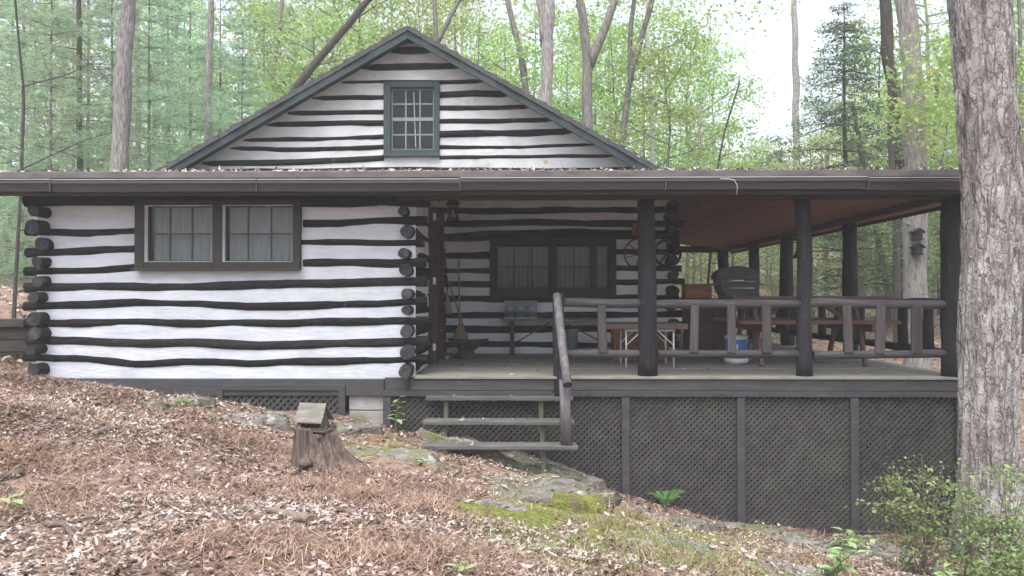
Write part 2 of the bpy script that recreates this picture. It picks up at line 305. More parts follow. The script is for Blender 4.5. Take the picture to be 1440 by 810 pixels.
def bark_mat():
    m, t, out = node_mat('flaking_bark'); tc = t.nodes.new('ShaderNodeTexCoord')
    def mp(z, k=1):
        q = t.nodes.new('ShaderNodeMapping'); q.inputs['Scale'].default_value = (k,k,z); t.links.new(tc.outputs['Object'], q.inputs[0]); return q.outputs[0]
    def ridge(vec, sc_, det, dist):
        n_ = noise(t, vec, sc_, det, .55, dist); a = t.nodes.new('ShaderNodeMath'); a.operation = 'SUBTRACT'; a.inputs[1].default_value = .5; t.links.new(n_, a.inputs[0])
        c = t.nodes.new('ShaderNodeMath'); c.operation = 'ABSOLUTE'; t.links.new(a.outputs[0], c.inputs[0]); return c.outputs[0]
    n = noise(t, mp(.5), 11, 9, .75); col = ramp(t, [(.25,(.17,.148,.14)),(.42,(.29,.265,.255)),(.58,(.39,.365,.355)),(.8,(.56,.54,.53))], n)
    patch = noise(t, mp(.45), 5, 3, .5, .4); col = mixc(t, .45, col, ramp(t, [(.35,(.22,.195,.186)),(.5,(.36,.335,.325)),(.65,(.52,.495,.485))], patch))
    r1, r2 = ridge(mp(.24), 8, 4, .0), ridge(mp(.55), 15, 4, .0)
    col = mixc(t, ramp(t, [(.0,(.75,.75,.75)),(.035,(0,0,0))], r1), col, (.12,.098,.088)); col = mixc(t, ramp(t, [(.0,(.3,.3,.3)),(.03,(0,0,0))], r2), col, (.15,.125,.115))
    n2 = noise(t, tc.outputs['Object'], 1.3, 5); col = mixc(t, ramp(t, [(.54,(0,0,0)),(.68,(.6,.6,.6))], n2), col, (.20,.16,.14))
    n3 = noise(t, tc.outputs['Object'], 6, 6); col = mixc(t, ramp(t, [(.62,(0,0,0)),(.70,(.4,.4,.4))], n3), col, (.40,.41,.36))
    b = t.nodes.new('ShaderNodeBsdfPrincipled'); b.inputs['Roughness'].default_value = .95; b.inputs['Specular IOR Level'].default_value = .15; t.links.new(col, b.inputs['Base Color'])
    h1 = t.nodes.new('ShaderNodeMath'); h1.operation = 'MULTIPLY_ADD'; h1.inputs[1].default_value = .9; t.links.new(ramp(t, [(0,(0,0,0)),(.06,(1,1,1))], r1), h1.inputs[0]); t.links.new(n, h1.inputs[2])
    h2 = t.nodes.new('ShaderNodeMath'); h2.operation = 'MULTIPLY_ADD'; h2.inputs[1].default_value = .5; t.links.new(ramp(t, [(0,(0,0,0)),(.05,(1,1,1))], r2), h2.inputs[0]); t.links.new(h1.outputs[0], h2.inputs[2])
    bp = t.nodes.new('ShaderNodeBump'); bp.inputs['Strength'].default_value = .9; bp.inputs['Distance'].default_value = .03; t.links.new(h2.outputs[0], bp.inputs['Height']); t.links.new(bp.outputs[0], b.inputs['Normal']); t.links.new(b.outputs[0], out.inputs[0]); return m
M['bark_big'] = bark_mat()
def ground_mat():
    m, t, out = node_mat('forest_floor'); tc = t.nodes.new('ShaderNodeTexCoord'); v = tc.outputs['Object']
    n = noise(t, v, 9, 8, .75); col = ramp(t, [(.28,(.055,.036,.028)),(.45,(.16,.105,.082)),(.58,(.28,.20,.165)),(.75,(.42,.33,.285))], n)
    n1 = noise(t, v, 1.1, 4); mr = t.nodes.new('ShaderNodeMapRange'); mr.inputs[1].default_value = .55; mr.inputs[2].default_value = .68
    t.links.new(n1, mr.inputs[0]); col = mixc(t, mr.outputs[0], col, (.17,.105,.07))
    # moss and thin green cover where the vertex group (an area of its own) says so
    at = t.nodes.new('ShaderNodeAttribute'); at.attribute_name = 'moss'
    n2 = noise(t, v, 3.2, 6, .7); ma = t.nodes.new('ShaderNodeMath'); ma.operation = 'MULTIPLY_ADD'; ma.inputs[1].default_value = 1.7; ma.inputs[2].default_value = -.95
    t.links.new(n2, ma.inputs[0]); ad = t.nodes.new('ShaderNodeMath'); ad.operation = 'ADD'; ad.use_clamp = True
    t.links.new(ma.outputs[0], ad.inputs[0]); t.links.new(at.outputs['Fac'], ad.inputs[1])
    mu = t.nodes.new('ShaderNodeMath'); mu.operation = 'MULTIPLY'; t.links.new(ad.outputs[0], mu.inputs[0]); t.links.new(at.outputs['Fac'], mu.inputs[1])
    green = ramp(t, [(.3,(.11,.12,.03)),(.7,(.27,.275,.075))], noise(t, v, 22, 5)); col = mixc(t, mu.outputs[0], col, green)
    b = t.nodes.new('ShaderNodeBsdfPrincipled'); b.inputs['Roughness'].default_value = .95; b.inputs['Specular IOR Level'].default_value = .15
    t.links.new(col, b.inputs['Base Color']); bp = t.nodes.new('ShaderNodeBump'); bp.inputs['Strength'].default_value = .8; bp.inputs['Distance'].default_value = .04
    t.links.new(noise(t, v, 16, 7, .7), bp.inputs['Height']); t.links.new(bp.outputs[0], b.inputs['Normal']); t.links.new(b.outputs[0], out.inputs[0]); return m

# ------------------------------------------------------------------ terrain
CP = np.array([(-12,9.7,-.55),(-9,9.7,-.72),(-6.3,9.7,-.98),(-3.8,9.7,-1.30),(-1.4,9.7,-1.60),(-.5,9.7,-1.80),(.35,9.7,-2.05),(1.2,9.7,-2.36),(2.6,9.7,-2.73),(4,9.7,-2.84),(5.5,9.7,-2.9),(8.5,9.7,-3.0),(14,10,-3.0),
 (-1.96,7.2,-1.56),(-.6,8.3,-1.78),(0,8,-1.85),(.5,8.6,-2.02),(1.5,8,-2.25),(3,8,-2.60),(5,8,-2.72),(-4.6,8,-1.13),(-7,7,-.85),(-3,4,-1.28),(-1.5,4,-1.38),(0,4.6,-1.6),(0,0,-1.6),(2,5,-2.0),(2.6,6.5,-2.28),(-4,0,-1.3),(4,0,-2.0),(5,4,-2.5),(9,6,-2.9),
 (-2,13,-1.6),(2,13,-2.3),(5.5,14,-2.5),(6,18,-1.8),(10,20,-1.1),(13,30,-.2),(16,45,2),(-9,14,-.3),(-13,20,.4),(-22,40,3.2),(0,25,-.4),(0,45,2.6),(30,40,1.2),(40,20,-1.5),(-40,20,2),
 (0,90,8),(-40,90,9),(40,90,7),(0,-40,-2),(-50,-40,-1),(50,-40,-4),(80,10,-3),(-80,10,4),(0,200,16),(-200,200,16),(200,200,14),(-200,-30,2),(200,-30,-4)], float)
def _phi(r): return np.where(r > 1e-9, r * r * np.log(np.maximum(r, 1e-9)), 0)
_n = len(CP); _A = np.zeros((_n+3, _n+3)); _d = np.hypot(CP[:,None,0]-CP[None,:,0], CP[:,None,1]-CP[None,:,1])
_A[:_n,:_n] = _phi(_d) + np.eye(_n) * .02; _A[:_n,_n] = 1; _A[:_n,_n+1:] = CP[:,:2]; _A[_n:,:_n] = _A[:_n,_n:].T
_W = np.linalg.solve(_A, np.concatenate([CP[:,2], np.zeros(3)]))
def gz(x, y):
    x = np.asarray(x, float); y = np.asarray(y, float); sh = np.broadcast(x, y).shape
    x, y = (np.broadcast_to(a, sh).ravel() for a in (x, y)); z = np.zeros(x.size)
    for i in range(0, x.size, 20000):
        s = slice(i, i+20000)
        z[s] = _phi(np.hypot(x[s,None]-CP[None,:,0], y[s,None]-CP[None,:,1])) @ _W[:_n] + _W[_n] + x[s]*_W[_n+1] + y[s]*_W[_n+2]
    z = np.clip(z, -5, 17) + EYE + micro(x, y)
    return z.reshape(sh) if sh else float(z[0])
def micro(x, y): return (vn(x*1.3, y*1.3, 0, 3)-.5)*.10 + (vn(x*4, y*4, 0, 5)-.5)*.05 + (vn(x*.3, y*.3, 0, 9)-.5)*.12
def spaced(a, b, lo, hi, step, grow=1.18):
    v = list(np.arange(a, b+1e-6, step)); s = step; p = a
    while p > lo: s *= grow; p -= s; v.insert(0, p)
    s = step; p = b
    while p < hi: s *= grow; p += s; v.append(p)
    return np.array(v)
def moss_at(x, y):       # where moss and thin grass grow: right of the steps, along the ledge and near the foundation
    m = 1.15*np.exp(-(((x-.2)/.62)**2 + ((y-7.15)/.62)**2)**1.5)
    m = np.maximum(m, .95*np.exp(-(((x-1.45)/1.2)**2 + ((y-7.5)/.75)**2)))
    m = np.maximum(m, .7*np.exp(-(((x-.9)/.8)**2 + ((y-6.6)/.6)**2)))
    m = np.maximum(m, .7*np.exp(-(((x+1.25)/.8)**2 + ((y-8.4)/.7)**2)))
    m = np.maximum(m, .5*np.exp(-(((x+2.8)/1.3)**2 + ((y-9.2)/.4)**2)))
    return m
xs = spaced(-7, 6.5, -210, 210, .10); ys = spaced(3, 10.5, -40, 230, .10)
GX, GY = np.meshgrid(xs, ys); GZ = gz(GX, GY)
nx, ny = len(xs), len(ys); idx = np.arange(nx*ny).reshape(ny, nx)
Fq = np.stack([idx[:-1,:-1], idx[:-1,1:], idx[1:,1:], idx[1:,:-1]], -1).reshape(-1, 4)
g = np_mesh('ground', np.stack([GX, GY, GZ], -1).reshape(-1, 3), Fq, ground_mat(), smooth=True)
a = g.data.attributes.new('moss', 'FLOAT', 'POINT'); a.data.foreach_set('value', moss_at(GX, GY).ravel().astype(np.float32))
tag(g, kind='structure')

# ------------------------------------------------------------------ log cabin
FD, MD, BD = 9.74, 13.6, 21.3           # depths: front wall of the wing and deck edge, main wall, back of the house
DZ = EYE - .955                         # deck top
XL, XS, XR, XE = -6.02, -1.37, 2.5, 5.22  # wing left wall, wing side wall, main right wall, porch right side
cabin = thing('log_cabin', (-1.9, 11.6, gz(-1.9, 11.6)), 'log cabin with white chinking between dark logs, front gable and wraparound porch', 'cabin')
def grid_wall(name, x0f, x1f, z0, z1, d, mat, parent, seed, amp=.012, step=.09, axis='x'):
    nz = max(2, int((z1-z0)/step)); zs_ = np.linspace(z0, z1, nz+1); nxx = max(2, int((x1f(z0)-x0f(z0))/step))
    U, Z = np.meshgrid(np.linspace(0, 1, nxx+1), zs_)
    a = np.array([x0f(z) for z in zs_])[:,None]; b = np.array([x1f(z) for z in zs_])[:,None]; X = a + (b-a)*U
    D = d + (vn(X*1.6, Z*4, 0, seed)-.5)*amp*1.4 + (vn(X*7, Z*9, 0, seed+1)-.5)*amp
    V = np.stack([X, D, Z] if axis == 'x' else [D, X, Z], -1).reshape(-1, 3); i = np.arange(V.shape[0]).reshape(Z.shape)
    Fc = np.stack([i[:-1,:-1], i[:-1,1:], i[1:,1:], i[1:,:-1]], -1).reshape(-1, 4)
    if axis == 'y': Fc = Fc[:, ::-1] if d < 0 else Fc
    c = V.mean(0); return np_mesh(name, V-c, Fc, mat, parent, c, True)
def rect_wall(name, x0, x1, z0, z1, d, hole, mat, parent, seed, axis='x'):
    k = lambda v: (lambda z: v)
    if hole is None: return grid_wall(name, k(x0), k(x1), z0, z1, d, mat, parent, seed, axis=axis)
    hx0, hx1, hz0, hz1 = hole
    for (a, b, c, e) in ((x0, hx0, z0, z1), (hx1, x1, z0, z1), (hx0, hx1, z0, hz0), (hx0, hx1, hz1, z1)):
        if b - a > .02 and e - c > .02: grid_wall(name, k(a), k(b), c, e, d, mat, parent, seed, axis=axis)
def log_x(x0, x1, zlist, d, r, parent=cabin, seed=0, wob=.012, name='log', squash=1.0, taper=0):
    L = x1 - x0; n = max(5, int(L/.2)); t = np.linspace(0, 1, n+1); zz = np.interp(t, np.linspace(0, 1, len(zlist)), zlist)
    X = x0 + L*t; zz = zz + (vn(X*1.7, seed*7.3, 0, 11)-.5)*2*wob + (vn(X*4.5, seed*3.1, 0, 12)-.5)*wob*.8
    dd = d + (vn(X*1.3, seed*5.7, 0, 13)-.5)*.006; rr = r*(1 + (vn(X*2.2, seed*9.1, 0, 14)-.5)*.22)
    if taper: rr = rr*np.minimum(1, .5 + (np.minimum(t, 1-t) if taper == 2 else t if taper == 1 else 1-t)*L*2.5)
    return MB().tube([(X[i], dd[i], zz[i]) for i in range(n+1)], list(rr), 10, 0, 1, squash).build(name, [M['log_x'], M['end']], parent)
def log_y(x, y0, y1, z, r, parent=cabin, seed=0, name='log'):
    n = max(4, int((y1-y0)/.4)); Y = np.linspace(y0, y1, n+1)
    X = x + (vn(Y*1.1, seed*4.3, 0, 15)-.5)*.05; Z = z + (vn(Y*1.3, seed*2.3, 0, 16)-.5)*.04; rr = r*(1+(vn(Y*1.5, seed*6.1, 0, 17)-.5)*.3)
    rr[0] *= .93
    return MB().tube([(X[i], Y[i], Z[i]) for i in range(n+1)], list(rr), 14, 0, 1, rnd.uniform(.85, 1.05), irr=.2).build(name, [M['log_y'], M['end']], parent)
def window(x0, x1, y0, y1, d, units, cols, rows, pane_y, fm, mm, rm, curtain, mid_rail=False, sillz=.05):
    """casing (part) with sub-parts reveal, sash, pane, curtain, sill; positions are photo pixels at depth d"""
    X0, X1, Z0, Z1 = PX(x0, d), PX(x1, d), PZ(y1, d), PZ(y0, d); pz0, pz1 = PZ(pane_y[1], d), PZ(pane_y[0], d)
    us = [(PX(a, d), PX(b, d)) for a, b in units]; f = MB(); q = d - .055; e = d + .05
    f.box(X0, us[0][0], q, e, Z0, Z1); f.box(us[-1][1], X1, q, e, Z0, Z1)
    for a, b in zip(us[:-1], us[1:]): f.box(a[1], b[0], q+.004, e, Z0+.002, Z1-.002)
    for a, b in us: f.box(a, b, q+.002, e, pz1, Z1-.001); f.box(a, b, q+.002, e, Z0+.001, pz0)
    w_ = f.build('window', fm, cabin, .006)
    MB().box(X0-.02, X1+.02, q-.04, q-.001, Z0-.005, Z0+sillz*.55).build('sill', fm, w_, .005)
    g_ = d + .045
    for a, b in us:
        r_ = MB(); t = .003
        r_.box(a, a+t, q+.012, g_+.03, pz0, pz1); r_.box(b-t, b, q+.012, g_+.03, pz0, pz1); r_.box(a+t, b-t, q+.012, g_+.03, pz1-t, pz1); r_.box(a+t, b-t, q+.012, g_+.03, pz0, pz0+t)
        r_.build('reveal', rm, w_)
        a2, b2, c2, d2 = a+t+.001, b-t-.001, pz0+t+.001, pz1-t-.001; s = MB(); mw = .016 if d < 11 else .022
        for k in range(1, cols): xx = a2+(b2-a2)*k/cols; s.box(xx-mw/2, xx+mw/2, g_-.012, g_+.012, c2, d2)
        for k in range(1, rows):
            zz = c2+(d2-c2)*k/rows; h = mw if not (mid_rail and k == rows//2) else mw*2.6
            s.box(a2, b2, g_-.009 - (.012 if h > mw else 0), g_+.009, zz-h/2, zz+h/2)
        ew = mw*.9
        s.box(a2, a2+ew, g_-.010, g_+.010, c2, d2); s.box(b2-ew, b2, g_-.010, g_+.010, c2, d2); s.box(a2+ew, b2-ew, g_-.011, g_+.011, c2, c2+ew); s.box(a2+ew, b2-ew, g_-.011, g_+.011, d2-ew, d2)
        s.build('sash', mm, w_)
        for i in range(cols):
            for j in range(rows):
                pw, ph = (b2-a2)/cols, (d2-c2)/rows
                MB().box(a2+pw*i+.004, a2+pw*(i+1)-.004, g_-.002, g_+.002, c2+ph*j+.004, c2+ph*(j+1)-.004).build('pane', M['glass'], w_)
        if curtain:
            n = 60; Xc = np.linspace(a+.03, b-.03, n); Yc = g_ + .09 + .012*np.sin(Xc*70+1.3*np.sin(Xc*9)); V = np.array([(x, y, z) for z in (pz0-.05, pz1+.03) for x, y in zip(Xc, Yc)]); c = V.mean(0)
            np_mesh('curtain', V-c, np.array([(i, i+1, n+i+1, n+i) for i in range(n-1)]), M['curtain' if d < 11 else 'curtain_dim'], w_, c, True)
    MB().box(X0-.02, X1+.02, d+.3, d+.33, Z0-.1, Z1+.1).build('room_dark', M['room'], w_)  # near-black sheet standing for the unlit room behind the glass
    return w_

# --- wing front wall
WZ0, WZ1 = PZ(535, FD), PZ(266, FD)
rect_wall('chinking', XL-.03, XS+.02, WZ0, WZ1, FD+.02, (PX(192, FD), PX(418, FD), PZ(377, FD), PZ(284, FD)), M['chink'], cabin, 21)
LD = FD + .055
xa, xb = PX(27, FD), PX(600, FD); wl, wr = PX(188, FD), PX(423, FD)
z_ = lambda *ys_: [PZ(y, FD) for y in ys_]
s_ = 0
for seg in ((xa, wl, (324, 327, 324)), (xa, wl, (354, 353, 348)), (xa, wl, (381, 380, 376)), (wr, xb, (313, 312, 309, 309)), (wr, xb, (341, 340, 341, 341)), (wr, xb, (369, 368, 370, 369)),
            (xa, xb, (404, 404, 402, 403, 400, 398, 397, 396)), (xa, xb, (431, 429, 425, 427, 431, 429, 427, 424)), (xa, xb, (455, 454, 452, 455, 455, 453, 453, 451)), (xa, xb, (478, 479, 483, 481, 486, 484, 482, 478)), (xa, xb, (503, 506, 513, 509, 513, 509, 508, 506))):
    s_ += 1; log_x(seg[0] + rnd.uniform(-.03, .03), seg[1] - (.002 if seg[1] == wl else rnd.uniform(-.02, .04)), z_(*seg[2]), LD, .061 + rnd.uniform(-.004, .006), seed=s_)
log_x(xa-.02, xb+.03, z_(280, 279, 280, 281), LD-.01, .088, seed=30)                      # top plate log
for i, y in enumerate((296, 318, 341, 367, 395, 419, 448, 470, 494, 520)):
    log_y(XL + .07 + rnd.uniform(-.025, .025), FD - .18 + rnd.uniform(-.09, .08), MD + .2, PZ(y, 9.52), .080 + rnd.uniform(-.016, .012), seed=i+40)
for i, y in enumerate((295, 324, 355, 381, 412, 437, 466, 495, 521)):
    log_y(XS - .065 + rnd.uniform(-.02, .02), FD - .17 + rnd.uniform(-.09, .07), MD - .03, PZ(y, 9.54), .086 + rnd.uniform(-.016, .012), seed=i+60)
rect_wall('chinking', FD+.05, MD, WZ0, WZ1, XL+.03, None, M['chink'], cabin, 23, axis='y')
rect_wall('chinking', FD+.05, MD, DZ-.02, WZ1, XS-.02, None, M['chink_lightened'], cabin, 24, axis='y')
window(187, 422, 281, 380, FD, [(201, 297), (312, 411)], 3, 2, (288, 368), M['trim'], M['dark_muntin'], M['white'], True)
# sill beam, crawl space, blocks
MB().box(XL+.1, PX(540, FD), FD-.02, FD+.18, PZ(557, FD), PZ(533, FD)).build('sill_beam', M['sill'], cabin, .008)
MB().box(PX(540, FD)+.002, PX(600, FD), FD+.005, FD+.18, PZ(553, FD), PZ(531, FD)).build('sill_beam', M['sill'], cabin, .008)
for x0, x1, y0, y1 in ((489, 541, 553, 577.5), (489, 541, 578.5, 605), (486, 540, 606, 630), (252, 302, 557, 575), (252, 302, 576, 600), (470, 488, 606, 630)):
    MB().box(PX(x0, FD)+.003, PX(x1, FD)-.003, FD+.03+rnd.uniform(0,.008), FD+.23, PZ(y1, FD), PZ(y0, FD)).build('concrete_block', M['block'], cabin, .008)
MB().box(XL+.15, XS, FD+1.2, FD+1.3, EYE-2.6, PZ(545, FD)).build('crawl_space_dark', M['room'], cabin)  # near-black sheet standing for the dark void below the wing
# --- lattice: diagonal slats clipped to a rectangle on the plane y = d
def lattice(x0, x1, z0, z1, d, parent=cabin, pitch=.052, wd=.0345, axis='y', jit=.0015):
    m = MB()
    for lay, sg in ((0, 1), (1, -1)):
        c0, c1 = (x0 - z1 if sg == 1 else x0 + z0), (x1 - z0 if sg == 1 else x1 + z1); st = pitch * math.sqrt(2); c = c0 + st * .3
        while c < c1:
            cc = c + rnd.uniform(-jit, jit); pts = []
            for z in (z0, z1):
                x = cc + sg*z; x = min(max(x, x0), x1); pts.append((x, (x-cc)*sg))
            (xa_, za), (xb_, zb) = pts
            if abs(xb_-xa_) > .02:
                y = d + lay*.0085 + .001; a_, b_ = ((xa_, y, za), (xb_, y, zb)) if axis == 'y' else ((y, xa_, za), (y, xb_, zb))
                m.beam(a_, b_, wd, .008, up=(0, 1, 0) if axis == 'y' else (1, 0, 0))
            c += st
    return tag(m.build('lattice_panel', M['lattice'], parent), kind='stuff')
lattice(PX(312, FD), PX(477, FD), PZ(592, FD), PZ(548, FD), FD+.005, pitch=.062)
for x0, x1, y0, y1 in ((304, 486, 541, 549), (304, 313, 549, 596), (476, 486, 549, 596), (313, 476, 589, 597)):
    MB().box(PX(x0, FD)+.001, PX(x1, FD)-.001, FD-.045, FD-.004, PZ(y1, FD), PZ(y0, FD)).build('lattice_frame', M['sill'], cabin, .004)
# --- main wall
MZ0, MZ1 = DZ-.03, EYE + 1.88
rect_wall('chinking', XS-.3, XR, MZ0, MZ1, MD, (PX(694, MD), PX(861, MD), PZ(415, MD), PZ(339, MD)), M['chink_lightened'], cabin, 25)
ml, mr_ = PX(691, MD), PX(864, MD); L0, L1 = XS-.2, PX(962, MD)
zm = lambda *ys_: [PZ(y, MD) for y in ys_]
for i, (a, b, ys_) in enumerate(((L0, L1, (277, 276, 277)), (L0, L1, (296, 297, 295, 296)), (L0, L1, (315, 313, 314, 315)), (L0, L1, (335, 331, 329, 330, 331)), (L0, ml, (360, 359)), (mr_, L1, (355, 354)), (L0, ml, (380, 380)), (mr_, L1, (377, 377)),
        (L0, ml, (400, 399)), (mr_, L1, (397, 396)), (L0, L1, (421, 420, 421, 419, 418)), (L0, L1, (443, 444, 443, 441)), (L0, L1, (462, 463, 462, 464)), (L0, L1, (485, 484, 485, 484)))):
    log_x(a, b - (.002 if b == ml else rnd.uniform(0, .14)), zm(*ys_), MD+.03, .062 + rnd.uniform(-.008, .008) + (.02 if i == 3 else 0), seed=i+80)
for i, y in enumerate((287, 306, 323, 344, 367, 388, 409, 431, 453, 474)):
    log_y(XR - .02 + rnd.uniform(-.03, .03), MD - .26 + rnd.uniform(-.04, .05), MD + 3 if i % 3 else BD, PZ(y, MD-.2), .092 + rnd.uniform(-.012, .014), seed=i+100)
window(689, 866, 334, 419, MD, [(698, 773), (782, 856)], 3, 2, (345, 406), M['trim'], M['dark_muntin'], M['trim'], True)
MB().box(XR-.12, XR-.02, MD+.02, BD, EYE-2.5, EYE+1.7).build('side_wall', M['chink'], cabin)
MB().box(-6.4, XR-.02, BD, BD+.15, EYE-1.6, EYE+1.6).build('back_wall', M['chink'], cabin)
MB().box(-6.4, -6.28, MD+.02, BD, EYE-1.6, EYE+1.4).build('side_wall', M['chink'], cabin)
MB().box(-6.4, XL-.02, MD, MD+.12, EYE-1.6, EYE+1.4).build('side_wall', M['chink'], cabin)
MB().box(XS, XR+.1, MD+.05, MD+.25, EYE-3.2, DZ-.04).build('foundation_wall', M['block'], cabin)
# --- door in the wing's side wall
dz1 = PZ(291, 11.4)
dr = MB().box(XS-.005, XS+.035, 11.50, 12.32, DZ+.02, dz1-.07).build('door', M['door'], cabin, .004)
fr = MB(); fr.box(XS-.02, XS+.10, 11.36, 11.495, DZ+.002, dz1); fr.box(XS-.02, XS+.10, 12.325, 12.44, DZ+.002, dz1); fr.box(XS-.02, XS+.098, 11.497, 12.323, dz1-.068, dz1-.002)
fr.build('door_frame', M['header'], cabin, .005)
for y in (305, 395, 488):
    MB().box(XS+.037, XS+.052, 11.40, 11.53, PZ(y, 11.4)-.05, PZ(y, 11.4)+.05).build('hinge', M['white_metal'], dr)
    MB().box(XS+.05, XS+.09, 11.345, 11.358, PZ(y, 11.4)-.05, PZ(y, 11.4)+.05).build('hinge', M['white_metal'], dr)
MB().lathe([(0,0),(.028,.005),(.03,.03),(.015,.05),(0,.055)], (XS+.04, 12.25, DZ+.98), 12, axis='x').build('door_knob', M['iron'], dr)
# --- gable
GX0, GZA = -1.965, EYE + 4.515; SL = .574; RD = 13.2
rl = lambda z: GX0 - (GZA - .10 - z)/SL
rr_ = lambda z: GX0 + (GZA - .10 - z)/SL
gw = (PX(542, MD), PX(615, MD), PZ(217, MD), PZ(116, MD)); k_ = lambda v: (lambda z: v)
gz0 = EYE + 1.84
grid_wall('gable_chinking', rl, rr_, gz0, gw[2], MD, M['chink_gable'], cabin, 31)
grid_wall('gable_chinking', rl, k_(gw[0]), gw[2], gw[3], MD, M['chink_gable'], cabin, 31)
grid_wall('gable_chinking', k_(gw[1]), rr_, gw[2], gw[3], MD, M['chink_gable'], cabin, 31)
grid_wall('gable_chinking', rl, rr_, gw[3], GZA-.16, MD, M['chink_gable'], cabin, 31)
wl_, wr2 = 539, 618
for i, (x0, x1, ys_, th) in enumerate(((548, 608, (69, 69), 1.15), (506, 652, (93, 92, 92), 1.1), (474, 684, (114, 113.5, 114, 113), .8), (437, wl_, (136, 135.5), .85), (wr2, 718, (132, 130, 132), 1.1), (402, wl_, (157, 156), .85), (wr2, 752, (151, 151, 150), .9),
        (372, wl_, (174, 172, 171), .95), (wr2, 783, (170, 169, 168), .9), (336, wl_, (195, 194, 191), .75), (wr2, 810, (188, 187, 185), 1.15), (320, wl_, (207, 209, 206), .85), (wr2, 836, (206, 207, 203), .7), (280, wl_, (228, 227, 222), 1.05), (wr2, 868, (221, 220, 219), .7), (268, 905, (239, 238, 236, 239, 237), .7))):
    log_x(PX(x0, MD), PX(x1, MD), zm(*ys_), MD+.018, .052*th, seed=i+130, wob=.008, taper=2 if (x0 != wr2 and x1 != wl_) else 1 if x1 == wl_ else 3)
window(539, 618, 114, 220, MD, [(549, 610)], 3, 4, (122, 210), M['teal'], M['muntin'], M['teal'], False, True)
gwo = [o for o in cabin.children if o.name.startswith('window')][-1]
for a, b in ((581, 584),):       # strands of a torn white curtain behind the glass
    MB().beam(P(a, 128, MD+.12), P(b, 206, MD+.12), .014, .006, up=(0,1,0)).build('curtain_strand', M['white'], gwo)
# main roof: two slabs with stepped shingle courses, rake boards, soffit
def main_slab(sg):
    m = MB(); n = 22; run = 4.62
    for i in range(n):
        u0, u1 = run*i/n, run*(i+1)/n + .02; t0, t1 = .0, .028
        q = lambda u, o: (GX0 + sg*u, GZA - u*SL + o)
        a = [q(u0, -.075), q(u1, -.075), q(u1, t1 + .006*rnd.random()), q(u0, t0)]
        j = rnd.uniform(-.018, .018)
        m.prism([(p[0], p[1]) for p in a], 'y', RD - .05 + j, BD + .5)
    return tag(m.build('roof_slope', M['shingle'], cabin, fix=True), kind='stuff')
main_slab(-1); main_slab(1)
for sg in (-1, 1):
    q = lambda u, o: (GX0 + sg*u, GZA - u*SL + o)
    MB().prism([q(0, -.078), q(4.62, -.078), q(4.62, -.205), q(0, -.205)], 'y', RD-.02, RD+.02).build('rake_board', M['teal'], cabin, .004, True)
    n = 15
    for i in range(n):
        a, b = 4.5*i/n + .004, 4.5*(i+1)/n - .004
        MB().prism([q(a, -.078), q(b, -.078), q(b, -.098), q(a, -.098)], 'y', RD+.022, MD+.02).build('soffit_board', M['teal'], cabin, 0, True)
# --- porch roof
EY, EXR, EXL, PS = 9.2, 5.62, -6.95, .165
rtop = lambda y: EYE + 1.452 + PS*(y-EY)
def porch_slab(off, th):
    zt = lambda x, y: EYE + 1.45 + PS*min(y-EY, EXR-x if x > 0 else 99) + off
    hx = EXR - (MD-EY); xw = XR - .02
    polys = [[(EXL, EY), (EXR, EY), (hx, MD), (EXL, MD)], [(EXR, EY), (EXR, BD+.4), (xw, BD+.4), (xw, MD), (hx, MD)]]
    m = MB()
    for pl in polys:
        n = len(pl); zz = [EYE+1.45+off + (PS*(y-EY) if pl is polys[0] else PS*(EXR-x)) for x, y in pl]
        m.add([(x, y, z) for (x, y), z in zip(pl, zz)] + [(x, y, z-th) for (x, y), z in zip(pl, zz)], [tuple(range(n)), tuple(range(2*n-1, n-1, -1))] + [(i, n+i, n+(i+1)%n, (i+1)%n) for i in range(n)])
    return m
porch_slab(0, .05).build('porch_roof', M['roofing'], cabin)
MB().box(EXL, EXR, EY-.022, EY-.002, EYE+1.385, EYE+1.462).build('drip_edge', M['drip'], cabin, .003)
MB().box(EXR+.002, EXR+.022, EY-.02, BD+.4, EYE+1.385, EYE+1.462).build('drip_edge', M['drip'], cabin, .003)
MB().box(EXL+.01, EXR-.01, EY+.03, EY+.06, EYE+1.19, EYE+1.395).build('fascia_board', M['trim'], cabin)
MB().box(EXR-.06, EXR-.03, EY+.06, BD+.38, EYE+1.17, EYE+1.395).build('fascia_board', M['trim'], cabin)
gt = [(EY+.028, 1.362), (EY-.075, 1.362), (EY-.088, 1.352), (EY-.088, 1.325), (EY-.070, 1.300), (EY-.055, 1.265), (EY-.045, 1.235), (EY-.005, 1.226), (EY+.028, 1.226), (EY+.028, 1.235), (EY-.035, 1.243), (EY-.046, 1.270), (EY-.062, 1.304), (EY-.078, 1.330), (EY-.078, 1.348), (EY+.028, 1.352)]
JX = [EXL+.02, -5.5, -3.1, -.75, 1.6, 3.9, EXR-.02]
for i, (x0, x1) in enumerate(zip(JX[:-1], JX[1:])):       # the gutter hangs in lengths that sag a little differently
    dz, dy = rnd.uniform(-.009, .007), rnd.uniform(-.004, .004)
    gu = MB().prism([(a+dy, EYE+b+dz) for a, b in gt], 'x', x0+.001, x1-.001).build('gutter', M['gutter'], cabin, 0, True)
    MB().box(x0+.001, x1-.001, EY-.094+dy, EY-.074+dy, EYE+1.3625+dz, EYE+1.371+dz).build('gutter_lip_glint', M['lip_glint'], gu)  # pale strip painted as the reflection line on the gutter top
    if i: MB().box(x0-.006, x0+.006, EY-.098, EY+.02, EYE+1.222, EYE+1.366).build('gutter_joint', M['gutter'], gu)
